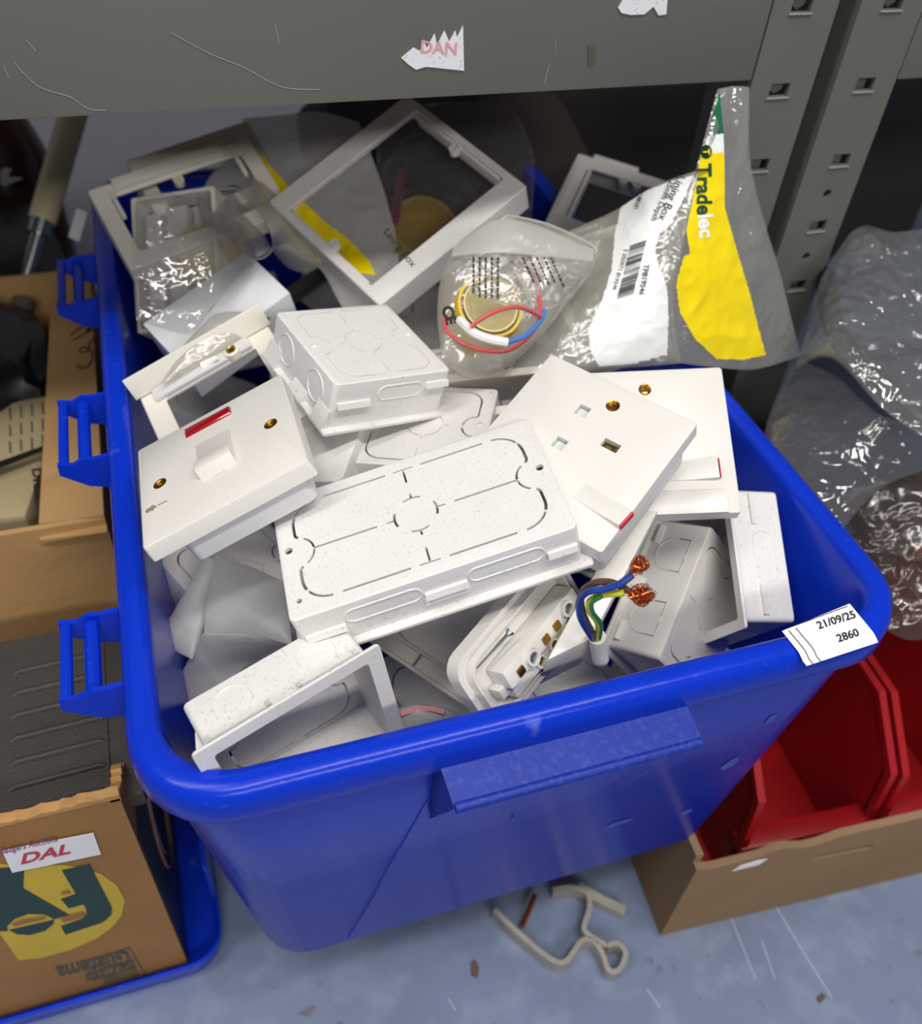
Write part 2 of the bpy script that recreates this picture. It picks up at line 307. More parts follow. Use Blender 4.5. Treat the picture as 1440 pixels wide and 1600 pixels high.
# front carrying handle: a ledge with side gussets
h = MB(); xl, xr = .082, .2105
h.hexa([(xl, .214, .246), (xr, .214, .246), (xr+.001, .1875, .2435), (xl+.001, .1875, .2435), (xl, .214, .2525), (xr, .214, .2525), (xr+.001, .1885, .2462), (xl+.001, .1885, .2462)])
h.tube([(xl+.0005, .1880, .2440), (xr+.0015, .1880, .2440)], .0029, 12)
for x in (xl-.001, xr-.0015):
    h.hexa([(x, .2175, .178), (x+.0022, .2175, .178), (x+.0035, .188, .243), (x+.0005, .188, .243), (x-.001, .213, .2525), (x+.003, .213, .2525), (x+.0035, .189, .2462), (x+.0005, .189, .2462)])
sub(eb(h, 'carrying_handle', BLUED, smooth=40), TB)
for (y0, y1) in ((.281, .337), (.455, .527), (.640, .716)):
    b = MB(); d = y1-y0
    b.tube([(-.0835, y0+.004, .257), (-.0835, y1-.004, .257)], .0032, 10)
    b.tube([(-.0715, y0+.003, .2545), (-.0715, y1-.003, .2545)], .0042, 10)
    for y in (y0+.004, y1-.004):
        b.prism([(-.052, .263), (-.066, .2615), (-.0715, .2625), (-.078, .259), (-.0865, .2605), (-.087, .2525), (-.072, .2405), (-.050, .234)], y-.0014, y+.0014, f=lambda x, z, yy: (x, yy, z))
    o = sub(eb(b, 'hinge_bracket', BLUE), TB)
# lot label over the rim
def RIM(x, y, o=.0):
    p = ez(x, y, .2708+o)
    if p.y < .2105:
        q = ey(x, y, .2052-o)
        if q.z > .262: q = ez(x, y, .2708+o); k = min(1, (.2105-p.y)/.006); q = Vector((p.x, p.y, p.z-.002*k*k))
        return q
    return p
def quadsheet(mb, q, fn, nx, ny, m=0, g=lambda u, v: 0):
    A, B, C_, D = [Vector(p) for p in q]; vs = []; fs = []
    for j in range(ny+1):
        for i in range(nx+1):
            u = i/nx; v = j/ny; p = (A*(1-u)+B*u)*(1-v)+(D*(1-u)+C_*u)*v; vs.append(fn(p.x, p.y))
    for j in range(ny):
        for i in range(nx): a = j*(nx+1)+i; fs.append((a, a+1, a+nx+2, a+nx+1))
    return mb.add(vs, fs, m)
LQ = [(1221, 986), (1327, 943), (1374, 1000), (1262, 1037)]
o = sub(eb(quadsheet(MB(), LQ, RIM, 14, 14), 'lot_label', PAPER, fix=False), TB); o['label'] = 'white paper lot label stuck over the rim corner'
lm = MB()
for body_, og in (('21/09/25', (1279, 983)), ('2860', (1310, 1003))):
    v, f = ptext(body_, 17.5, og, (.95, -.30), (-.42, -.9), lambda x, y: RIM(x, y, .0004), .015); lm.add(v, f)
for a, b in (((1232, 985), (1274, 1036)), ((1243, 981), (1286, 1032)), ((1226, 983), (1324, 947))):
    a = Vector(a); b = Vector(b); nn = (b-a).orthogonal().normalized()*.55 if False else Vector((-(b-a).y, (b-a).x)).normalized()*.5
    quadsheet(lm, [a-nn, b-nn, b+nn, a+nn], lambda x, y: RIM(x, y, .0004), 16, 1)
sub(eb(lm, 'label_print', INK, fix=False), TB)
# scuffs on the front wall
SCF = mat('pale_scuff', (66, 84, 168), .6)
sc_ = MB(); FW = lambda x, y: (lambda p: p)(ey(x, y, .2135+.0))
def wallpt(x, y):   # point on the tapering front wall, a hair in front
    Y = .2135
    for _ in range(4): p = ey(x, y, Y); Y = .2135+(.247-p.z)/.243*.0185-.0003
    return ey(x, y, Y)
for P in ([(1120, 1200), (1150, 1180), (1160, 1186), (1130, 1208)], [(1060, 1270), (1080, 1261), (1084, 1268), (1066, 1276)], [(940, 1292), (990, 1276), (992, 1280), (944, 1297)], [(797, 1278), (804, 1272), (806, 1284), (800, 1288)], [(1190, 1130), (1212, 1112), (1216, 1118), (1196, 1136)]):
    A_ = (Vector(P[0])+Vector(P[3]))/2; B_ = (Vector(P[1])+Vector(P[2]))/2; W_ = (Vector(P[3])-Vector(P[0]))*.45; E_ = []
    for k in range(14): a = k*math.pi/7; E_.append(((A_+B_)/2+(B_-A_)*.5*math.cos(a)*random.uniform(.8, 1.1)+W_*math.sin(a)*random.uniform(.6, 1.2))[:])
    sub(eb(flatpoly(MB(), E_, wallpt, (0, -.00005, 0)), 'scuff_mark', SCF), TB)
sc_.tube([wallpt(x, y) for x, y in ((668, 1250), (640, 1300), (605, 1360), (585, 1400), (545, 1466))], .0003, 4)
sub(eb(sc_, 'long_scratch', SCF), TB)
# ------------------------------------------------------------------ left of the tub
FAR = True
cr_ = thing('blue_crate', 'shallow blue plastic crate on the floor under the fruit box', 'crate', Matrix.Translation((-.2*S, .35*S, 0)))
m = MB().loft([tr(-.56, -.046, .241, .56, .02, 0), tr(-.56, -.043, .238, .56, .022, .019), tr(-.56, -.045, .2398, .558, .02, .020), tr(-.56, -.0475, .2425, .555, .018, .008)])
sub(eb(m, 'crate_body', BLUE), cr_)
sub(eb(MB().box(-.0465, -.0435, .275, .5, .024, .075, .001), 'crate_side_wall', BLUE), cr_)
BX = thing('fruit_box', 'brown printed cardboard fruit box with torn top edge, auction sticker and green and yellow print', 'box', Matrix.Translation((-.2*S, .3*S, .012*S)))
X1 = -.067; Y0 = .2445
m = MB(); m.box(-.52, X1, Y0, Y0+.004, .012, .229); m.prism([(Y0+.0041, .012), (.40, .012), (.40, .16), (.30, .185), (.268, .215), (Y0+.0041, .226)], X1-.004, X1, f=lambda y, z, x: (x, y, z)); m.box(-.52, X1-.0042, .396, .40, .012, .15); m.box(-.52, X1-.0042, Y0+.0041, .3959, .012, .016)
sub(eb(m, 'box_body', CARDB), BX)
m = MB(); x = -.52; pts = []
while x < X1: pts.append((x, .2295+random.uniform(.0002, .0032))); x += random.uniform(.002, .005)
pts.append((X1, .231)); m.prism([(-.52, .228)]+pts+[(X1, .228)], Y0-.0004, Y0+.0048, f=lambda x, z, y: (x, y, z))
y = Y0; pts = [(Y0, .231)]
while y < .266: y += random.uniform(.002, .005); pts.append((y, .227+random.uniform(.0002, .005)-(y-Y0)*.45))
m.prism([(Y0, .2255)]+pts+[(y, .2145)], X1-.0046, X1+.0004, f=lambda y, z, x: (x, y, z))
sub(eb(m, 'torn_edge', FLUTE), BX)
BF = lambda x, y: ey(x, y, Y0-.0002)
Z = lambda P: [(x*.2917, 1180+y*.2917) for x, y in P]
OFF = (0, -.0002, 0)
m = flatpoly(MB(), Z([(-400, 560), (140, 592), (330, 588), (420, 600), (540, 635), (625, 695), (668, 775), (650, 860), (600, 920), (520, 980), (380, 1040), (220, 1085), (100, 1098), (60, 1040), (10, 970), (-60, 900), (-400, 900)]), BF, OFF)
o = sub(eb(m, 'yellow_print', YEL), BX)
BF2 = lambda x, y: ey(x, y, Y0-.0005); m = MB()
flatpoly(m, Z([(-400, 640), (-60, 612), (130, 590), (125, 712), (372, 855), (290, 878), (240, 852), (150, 850), (80, 875), (38, 915), (42, 940), (-400, 960)]), BF2, OFF)
flatpoly(m, Z([(330, 615), (480, 583), (600, 815), (598, 850), (570, 880), (540, 898), (350, 960), (326, 915), (440, 875), (466, 852), (458, 815), (445, 798), (368, 820), (326, 770), (405, 742)]), BF2, OFF)
flatpoly(m, Z([(50, 935), (150, 912), (290, 880), (285, 905), (240, 940), (160, 962), (90, 958)]), BF2, OFF)
sub(eb(m, 'green_print', GRN), BX)
for P in ([(60, 905), (110, 882), (248, 860), (240, 878), (150, 898), (80, 916)], [(326, 748), (330, 732), (372, 722), (380, 738)], [(326, 880), (330, 868), (440, 838), (462, 846), (456, 862), (440, 868), (340, 895)]):
    sub(eb(flatpoly(MB(), Z(P), lambda x, y: ey(x, y, Y0-.0008), OFF), 'bare_card_print', CARDB), BX)
m = MB()
def upsd(s, size, org, b=.0, sx=1):
    v, f = ptext(s, size*.2917, (org[0]*.2917, 1180+org[1]*.2917), (-.972, .235), (.25, .968), BF2, b); m.add(v, f)
upsd('Guatema', 110, (690, 1044), .022); upsd('Product of:', 60, (716, 1092)); upsd('Net Weight', 56, (722, 1124)); upsd('Minimum', 52, (740, 1152)); 
for a, b in (((455, 1103), (695, 1032)), ((690, 1030), (795, 1200)), ((710, 1100), (455, 1180)), ((730, 1135), (500, 1205)), ((750, 1165), (560, 1222))):
    a = Vector(Z([a])[0]); b = Vector(Z([b])[0]); nn = Vector((-(b-a).y, (b-a).x)).normalized()*.7; flatpoly(m, [a-nn, b-nn, b+nn, a+nn], BF2, OFF)
sub(eb(m, 'box_lettering', GREYI, fix=False), BX)
o = sub(eb(flatpoly(MB(), Z([(10, 510), (500, 415), (541, 530), (65, 628)]), lambda x, y: ey(x, y, Y0-.0012), OFF), 'auction_sticker', PAPER), BX); o['label'] = 'white auction sticker with red capital letters'
SF = lambda x, y: ey(x, y, Y0-.0017)
v, f = ptext('Badgers Auctions', 13, (1, 1335), (.973, -.225), (-.08, -1), SF, .01); sub(eb(MB().add(v, f), 'small_sticker_lettering', VIO, fix=False), BX)
v, f = ptext('DAL', 24, (31, 1351), (.973, -.22), (.25, -1), SF, .03, sx=1.75); sub(eb(MB().add([p for p in v], f), 'large_sticker_lettering', REDI, fix=False), BX)
m = MB().prism([(Y0+.001, .012), (.40, .012), (.40, .158), (.30, .182), (Y0+.001, .182)], X1+.0002, X1+.0006, f=lambda y, z, x: (x, y, z)); sub(eb(m, 'dark_side_print', NAVY), BX)
m = MB(); m.tube([(X1+.0009, .31+.034*math.cos(a/24*6.283), .10+.05*math.sin(a/24*6.283)) for a in range(24)], .0012, 4, closed=True); m.tube([(X1+.0009, .31+.026*math.cos(a/24*6.283), .10+.040*math.sin(a/24*6.283)) for a in range(24)], .0006, 4, closed=True)
sub(eb(m, 'ring_emblem', PEACH), BX)
# tool case
tc_ = thing('tool_case', 'dark grey plastic tool case with moulded ribs beside the tub', 'case', Matrix.Translation((-.2*S, .31*S, .02*S)))
m = MB().loft([tr(-.5, -.074, .254, .374, .012, .017), tr(-.5, -.0725, .2525, .3755, .014, .19), tr(-.5, -.0725, .2525, .3755, .014, .204), tr(-.498, -.0745, .2545, .3735, .013, .2075)])
sub(eb(m, 'case_shell', DKGREY), tc_)
m = MB()
for k in range(7):
    y = .262+k*.0145; m.tube([(-.122, y-.001, .2068), (-.119, y, .2078), (-.079, y+.0015, .2078), (-.077, y+.001, .2068)], .0017, 8)
sub(eb(m, 'moulded_ribs', DKGREY), tc_)
sub(eb(MB().box(-.3, -.0585, .257, .372, .194, .2065, .003), 'lid_lip', DKGREY), tc_)
sub(eb(MB().box(-.3, -.140, .322, .356, .2072, .2125, .002), 'raised_lid_panel', DKGREY), tc_)
tag(eb(MB().box(-.30, -.149, .256, .316, .2079, .222, .003), 'small_red_case', REDW), 'red plastic case corner lying on the dark grey tool case', 'case')
# cardboard box with flap
B2 = thing('cardboard_box', 'open brown cardboard box with handwriting on its flap, left of the tub', 'box', Matrix.Translation((-.2*S, .56*S, 0)))
m = MB(); X2 = -.0635; m.box(-.55, X2, .42, .424, 0, .246); m.box(X2-.004, X2, .4241, .72, 0, .246); m.box(-.55, X2-.0041, .716, .72, 0, .246); m.box(-.55, X2-.0041, .4241, .7159, 0, .004)
sub(eb(m, 'box_body', CARD), B2)
m = MB().hexa([(-.101, .428, .240), (X2, .420, .2462), (X2, .700, .2462), (-.092, .66, .250), (-.101, .428, .243), (X2, .420, .2492), (X2, .700, .2492), (-.092, .66, .253)]); sub(eb(m, 'side_flap', CARDL), B2)
m = MB().hexa([(-.101, .418, .2365), (X2, .416, .2375), (X2, .430, .2395), (-.101, .432, .238), (-.101, .418, .2395), (X2, .414, .2405), (X2, .432, .2425), (-.101, .434, .241)]); sub(eb(m, 'folded_front_edge', CARDL), B2)
m = MB(); FL = lambda x, y: ez(x, y, .2530-.000) if False else (ez(x, y, .2522))
for P in ([(120, 569), (125, 575), (134, 574), (143, 564), (143, 551), (134, 543), (125, 545), (127, 551), (137, 547), (140, 536), (146, 530)], [(110, 524), (125, 513), (140, 508), (134, 518), (150, 505)], [(113, 532), (130, 522), (150, 512)], [(124, 478), (136, 470), (148, 478), (142, 486)]):
    m.tube(cr([FL(*p) for p in P], 4), .0005, 5)
sub(eb(m, 'handwriting', INK), B2)
pk = []
for (lab, q, z0, z1) in (('buff paper packet of fixings at the back of the cardboard box', [(-60, 640), (88, 614), (76, 700), (-60, 735)], .20, .238), ('buff paper packet with black lettering at the front of the cardboard box', [(-60, 742), (74, 704), (40, 806), (-60, 815)], .196, .232)):
    p = [ez(x, y, z1) for x, y in q]; t = thing('paper_packet', lab, 'packet', Matrix.Translation(p[3]*S), 'paper packets in the cardboard box')
    lo = [Vector((v.x, v.y, z0)) for v in p]
    o = sub(eb(MB().hexa([lo[3], lo[2], lo[1], lo[0], p[3], p[2], p[1], p[0]]), 'packet_body', BUFF, bevel=.004), t); pk.append((t, z1))
v, f = ptext('DRILL', 21, (50, 732), (.1, 1), (.97, -.15), lambda x, y: ez(x, y, .2324), .03); sub(eb(MB().add(v, f), 'packet_lettering', INK, fix=False), pk[1][0])
m = MB()
for k in range(4):
    for j in range(3): flatpoly(m, [(14+k*17, 638+j*26-k*3), (17+k*17, 638+j*26-k*3), (18+k*17, 656+j*26-k*3), (15+k*17, 656+j*26-k*3)], lambda x, y: ez(x, y, .2383), (0, 0, .0003))
sub(eb(m, 'faint_print', GREYI, fix=False), pk[0][0])
tag(eb(MB().hexa([ez(*p) for p in ((-60, 742, .236), (80, 692, .236), (80, 700, .236), (-60, 755, .236), (-60, 742, .242), (80, 692, .242), (80, 700, .242), (-60, 755, .242))]), 'black_strap', BLACK), 'thin black strap across the buff packets in the cardboard box', 'strap')
# dark things behind the box
def blob(name, c, r, mt, amp=.18, fr=9, parent=None, sc3=(1, 1, 1)):
    bm = bmesh.new(); bmesh.ops.create_icosphere(bm, subdivisions=4, radius=1); c = Vector(c)
    for v in bm.verts:
        d = v.co.normalized(); k = 1+amp*abs(noise.noise(d*fr*.3+c*7))+amp*.4*noise.noise(d*fr+c)
        e = Vector([math.copysign(abs(q)**.6, q) for q in d]); v.co = Vector((c.x+e.x*r[0]*k, c.y+e.y*r[1]*k, c.z+e.z*r[2]*k))
    return eb(MB().bm(bm), name, mt, parent)
tag(blob('dark_filler_lump', (-.20, .62, .18), (.105, .085, .082), BLACK, .15), 'black lump added to darken the far end of the open cardboard box', 'lump')  # added black lump that fills the dark far end of the box
bk = blob('black_bag', (-.20, .83, .125), (.105, .09, .12), BLACK, .15); tag(bk, 'black fabric bag slumped in the dark corner behind the cardboard box', 'bag')
bt = thing('brown_bottle', 'dark brown bottle with a white mark at the top left under the shelf', 'bottle', Matrix.Translation((-.135*S, .93*S, 0)))
sub(eb(MB().lathe([(.038, 0), (.043, .01), (.043, .22), (.040, .26), (.030, .29), (.020, .305), (.020, .33), (.022, .33), (.022, .345)], (-.135, .93, 0)), 'bottle_body', BOTTLE), bt)
sub(eb(flatpoly(MB(), [(0, 268), (8, 262), (18, 264), (12, 276), (36, 278), (22, 284), (8, 290), (0, 286)], lambda x, y: ey(x, y, .888), (0, -.001, 0)), 'white_bird_mark', WHT), bt)
ct = thing('cream_pole', 'cream plastic pole leaning beside the brown bottle', 'pole', Matrix.Translation(ey(66, 345, .80)*S))
a, b = ey(66, 345, .80), ey(117, 170, .86)
sub(eb(MB().tube([a, b+(b-a)*.25], .0115, 16), 'pole_tube', TUBE), ct); dd = (a-b).normalized()
sub(eb(MB().tube([a, a+dd*.012], .0095, 16).tube([a+dd*.012, a+dd*.30], .006, 12), 'metal_socket', ZINC), ct)
tag(eb(MB().tube([ey(38, 470, .70), ey(-14, 640, .62)], .0085, 10), 'grey_pole', mat('dull_grey', (84, 80, 76), .5)), 'dull grey pole lying between the black bag and the paper packets', 'pole')
wc = eb(MB().hexa([Vector(p) for p in [ey(120, 325, .745), ey(137, 332, .745), ey(124, 378, .72), ey(107, 370, .72)]]+[Vector(p)+Vector((0, -.002, .001)) for p in [ey(120, 325, .745), ey(137, 332, .745), ey(124, 378, .72), ey(107, 370, .72)]]), 'white_tag', PAPER); tag(wc, 'small white tag in the dark just left of the tub\'s far corner', 'tag')
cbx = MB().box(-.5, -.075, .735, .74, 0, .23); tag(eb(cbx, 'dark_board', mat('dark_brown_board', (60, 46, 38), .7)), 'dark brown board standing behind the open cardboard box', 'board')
# ------------------------------------------------------------------ right of the tub
FAR = False; TYM = Matrix.Translation(far(Vector((.242, .176, 0)))*S) @ Matrix.Rotation(math.radians(-4.1), 4, 'Z'); SK = S*KF
TY = thing('cardboard_tray', 'low brown cardboard tray with a hand slot holding red bins', 'tray', TYM)
m = MB(); m.prism([(0, 0), (.52, 0), (.52, .110), (.30, .109), (.10, .106), (.085, .101), (.075, .1005), (.062, .106), (.052, .107), (.044, .102), (.012, .100), (0, .104)], 0, .005, f=lambda x, z, y: (x, y, z))
m.box(0, .005, .0051, .30, 0, .112); m.box(.0051, .52, .295, .30, 0, .112); m.box(.0051, .52, .0051, .2949, 0, .004)
o = m.build('tray_body', CARDT, TY, scale=SK); c = MB().loft([rr(.046, .006, .003, 0, 0, 0), rr(.046, .006, .003, .05, 0, 0)]); c.v = [Matrix.Translation((.112, -.01, .078)) @ Matrix.Rotation(math.radians(3), 4, 'Y') @ (Matrix.Rotation(math.radians(90), 4, 'X') @ Vector((v.x, v.y, -v.z))) for v in c.v]
bpy.context.view_layer.update(); cut(o, c, SK)
MB().prism([(.028, .090), (.046, .091), (.050, .097), (.044, .098), (.032, .096)], -.0006, -.0002, f=lambda x, z, y: (x, y, z)).build('tape_scrap', PAPER, TY, scale=SK)
def redbin(M, lab, wd=.094, dp=.19, hb=.135, hf=.09):
    t = thing('storage_bin', lab, 'bin', M, 'red open fronted bins in the tray'); th = .0022
    m = MB(); m.box(0, wd, 0, dp, 0, th); m.box(0, wd, dp-th, dp, th, hb)
    for x in (0, wd-th): m.prism([(.004, th), (dp, th), (dp, hb), (.045, hb), (.012, hf+.012), (.006, hf*.6)], x, x+th, f=lambda y, z, xx: (xx, y, z))
    m.prism([(0, th), (.0025, th), (.0095, hf*.55), (.007, hf*.55)], th, wd-th, f=lambda y, z, xx: (xx, y, z))
    m.build('bin_body', RED, t, scale=SK)
    r = MB()
    for x in (-.0022, wd-.0028): r.prism([(.002, hf*.52), (.009, hf+.010), (.045, hb-.001), (dp, hb-.001), (dp, hb+.004), (.043, hb+.004), (.004, hf+.013), (-.003, hf*.52)], x, x+.005, f=lambda y, z, xx: (xx, y, z))
    r.box(-.002, wd+.002, -.003, .011, hf*.50, hf*.60, .0015); r.build('bin_rim', RED, t, scale=SK)
    MB().box(.006, wd-.006, -.0045, -.0032, hf*.2, hf*.42, .0003).build('label_slot', RED, t, scale=SK)
    return t
tyM = TYM
rb = redbin(tyM @ Matrix.Translation((.045*SK, .016*SK, .0305*SK)), 'red bin nearest the tub, partly hidden under its corner')
redbin(tyM @ Matrix.Translation((.146*SK, .014*SK, .0305*SK)), 'red bin at the right edge of the picture, beside the first red bin')
tag(MB().box(.036, .30, .012, .21, .0045, .030, .002).build('red_board', RED, None, scale=SK, M=tyM), 'red plastic slab under the red bins in the tray', 'slab')
# dark carton and plastic sleeves at the right
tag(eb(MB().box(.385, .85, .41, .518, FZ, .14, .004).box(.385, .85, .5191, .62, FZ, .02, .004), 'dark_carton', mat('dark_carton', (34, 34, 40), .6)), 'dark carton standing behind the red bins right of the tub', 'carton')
FAR = True
CL = thing('metal_clip', 'bent grey metal clip bracket lying on the floor in front of the tub', 'bracket', Matrix.Translation(ez(860, 1480, 0)*S))
def strip(P, z0, z1, th):
    c = cr([ez(x, y, z0) for x, y in P], 5); L = []; R_ = []
    for i, p in enumerate(c):
        t = (c[min(i+1, len(c)-1)]-c[max(i-1, 0)]).normalized(); n = Vector((-t.y, t.x, 0))*th; L.append(p+n); R_.append(p-n)
    h = Vector((0, 0, z1-z0)); rings = [[a, b, b+h, a+h] for a, b in zip(L, R_)]; return MB().loft(rings)
sub(eb(strip([(770, 1432), (800, 1462), (855, 1508), (880, 1512), (903, 1482), (922, 1480), (936, 1500), (946, 1526), (962, 1525), (972, 1500), (960, 1485), (944, 1488)], .0005, .013, .0017), 'spring_strip', BRONZE), CL)
sub(eb(strip([(944, 1488), (925, 1478), (908, 1462), (916, 1432), (914, 1408), (890, 1398), (860, 1402)], .0005, .013, .0017), 'hooked_strip', BRONZE), CL)
sub(eb(strip([(900, 1392), (935, 1412), (973, 1430)], .0005, .009, .0032), 'flat_bar', BRONZE), CL)
sub(eb(MB().tube([ez(836, 1398, .008), ez(815, 1448, .006)], .002, 8), 'copper_pin', COPPER), CL)
for q, lab in (([(735, 1505), (742, 1500), (748, 1512), (746, 1528), (736, 1525)], 'small brown flake on the floor near the bottom edge'), ([(1274, 1560), (1284, 1552), (1290, 1558), (1280, 1568)], 'tiny dark scrap on the floor at the bottom right')):
    tag(eb(flatpoly(MB(), q, lambda x, y: ez(x, y, .0003), (0, 0, .0008)), 'floor_scrap', mat('brown_scrap', (92, 74, 62), .8)), lab, 'debris')
# ------------------------------------------------------------------ the heap in the tub
POSE = {'double_box': [[[0.9594, 0.0558, -0.2763], [-0.0639, 0.9977, -0.0207], [0.2745, 0.0375, 0.9608]], [0.0886, 0.2873, 0.3018]],
'switch': [[[0.9155, 0.01, -0.4022], [0.0452, 0.9908, 0.1275], [0.3998, -0.1349, 0.9066]], [0.005, 0.3514, 0.3012]],
'square_box': [[[0.9445, -0.2586, 0.2026], [0.2608, 0.9653, 0.0162], [-0.1997, 0.0375, 0.9791]], [0.0955, 0.4222, 0.3083]],
'big_frame': [[[0.3944, 0.8575, -0.3303], [-0.9056, 0.3016, -0.2983], [-0.1562, 0.4168, 0.8955]], [0.154, 0.5774, 0.3185]],
'socket_a': [[[0.5685, 0.7832, -0.2517], [-0.8227, 0.5396, -0.179], [-0.0044, 0.3088, 0.9511]], [0.1717, 0.2986, 0.3173]],
'socket_b': [[[0.9516, 0.2129, -0.2218], [-0.2892, 0.8646, -0.4109], [0.1043, 0.4551, 0.8843]], [0.2323, 0.3224, 0.2894]],
'dbox_side': [[[-0.6241, 0.6125, 0.4852], [-0.6515, -0.0651, -0.7559], [-0.4314, -0.7878, 0.4396]], [0.2672, 0.2707, 0.1888]],
'round_side': [[[0.9473, 0.1675, -0.2728], [0.2852, -0.0548, 0.9569], [0.1453, -0.9843, -0.0997]], [0.0141, 0.2502, 0.2293]],
'oval_side': [[[-0.2111, -0.0101, 0.9774], [-0.862, 0.4734, -0.1813], [-0.4609, -0.8808, -0.1087]], [0.3057, 0.2898, 0.198]],
'pattress': [[[0.7105, -0.2611, -0.6534], [0.6763, 0.5099, 0.5316], [0.1944, -0.8196, 0.5389]], [0.1976, 0.2815, 0.2328]],
'terminal': [[[0.806, -0.4225, 0.4147], [0.5749, 0.3914, -0.7185], [0.1413, 0.8175, 0.5584]], [0.1391, 0.2292, 0.2388]],
'blank': [[[0.7255, -0.5975, -0.3414], [0.5225, 0.8012, -0.2918], [0.4479, 0.0333, 0.8935]], [0.1316, 0.3277, 0.1637]],
'under_box': [[[0.8784, 0.4636, -0.116], [-0.4608, 0.886, 0.0511], [0.1265, 0.0085, 0.9919]], [0.1236, 0.3887, 0.2695]],
'left_frame': [[[0.9594, -0.2793, -0.0388], [0.2364, 0.8716, -0.4294], [0.1538, 0.4028, 0.9023]], [0.0218, 0.6511, 0.2905]],
'white_pack': [[[0.8721, -0.4319, -0.2299], [0.3557, 0.8824, -0.3081], [0.3359, 0.1869, 0.9232]], [0.0233, 0.5419, 0.2664]],
'clear_pack': [[[0.8992, 0.1172, -0.4215], [-0.3653, 0.7312, -0.5761], [0.2407, 0.672, 0.7003]], [0.0032, 0.6225, 0.2606]],
'bag_box': [[[0.3468, 0.7144, -0.6078], [-0.6937, 0.6315, 0.3465], [0.6313, 0.3014, 0.7146]], [0.2655, 0.4543, 0.3061]],
'rear_box': [[[0.7893, 0.6038, -0.111], [-0.6046, 0.7331, -0.3116], [-0.1068, 0.3131, 0.9437]], [0.355, 0.6355, 0.2681]],
'rocker_frame': [[[0.9213, -0.1787, -0.3454], [0.1606, 0.9837, -0.0805], [0.3541, 0.0187, 0.935]], [0.0172, 0.4409, 0.2638]]}
def pose(k, dx=0, dy=0, dz=0):
    R_, t = POSE[k]; m = Matrix(R_).to_4x4(); m.translation = Vector(t); return m @ Matrix.Translation((dx/1000, dy/1000, dz/1000))
def stadium(w_, h_, n=10):
    r = min(w_, h_)/2; o = []
    for k in range(2*n+2):
        a = math.pi*(k if k <= n else k-1)/n
        if w_ >= h_: a -= math.pi/2; cx = (w_/2-r)*(1 if k <= n else -1); o.append((cx+r*math.cos(a), r*math.sin(a)))
        else: cy = (h_/2-r)*(1 if k <= n else -1); o.append((r*math.cos(a), cy+r*math.sin(a)))
    return o
def slot_cut(c, pts, wd, z0, z1):
    for i in range(len(pts)-1):
        a = Vector((pts[i][0], pts[i][1])); b = Vector((pts[i+1][0], pts[i+1][1])); d = (b-a)
        if d.length < 1e-6: continue
        d.normalize(); n = Vector((-d.y, d.x))*wd/2; e = d*.04
        c.prism([(a-e+n)[:], (b+e+n)[:], (b+e-n)[:], (a-e-n)[:]][::-1], z0, z1)
def ribbon_cut(c, pts, wd, z0, z1):   # one closed prism following a polyline
    L = []; R_ = []; P = [Vector(p) for p in pts]
    for i, p in enumerate(P):
        t = (P[min(i+1, len(P)-1)]-P[max(i-1, 0)]).normalized(); n = Vector((-t.y, t.x))*wd/2; L.append((p+n)[:]); R_.append((p-n)[:])
    c.loft([[Vector((a[0], a[1], z0)), Vector((b[0], b[1], z0)), Vector((b[0], b[1], z1)), Vector((a[0], a[1], z1))] for a, b in zip(L, R_)])
def arc(cx, cy, r, a0, a1, n=10): return [(cx+r*math.cos(math.radians(a0+(a1-a0)*k/n)), cy+r*math.sin(math.radians(a0+(a1-a0)*k/n))) for k in range(n+1)]
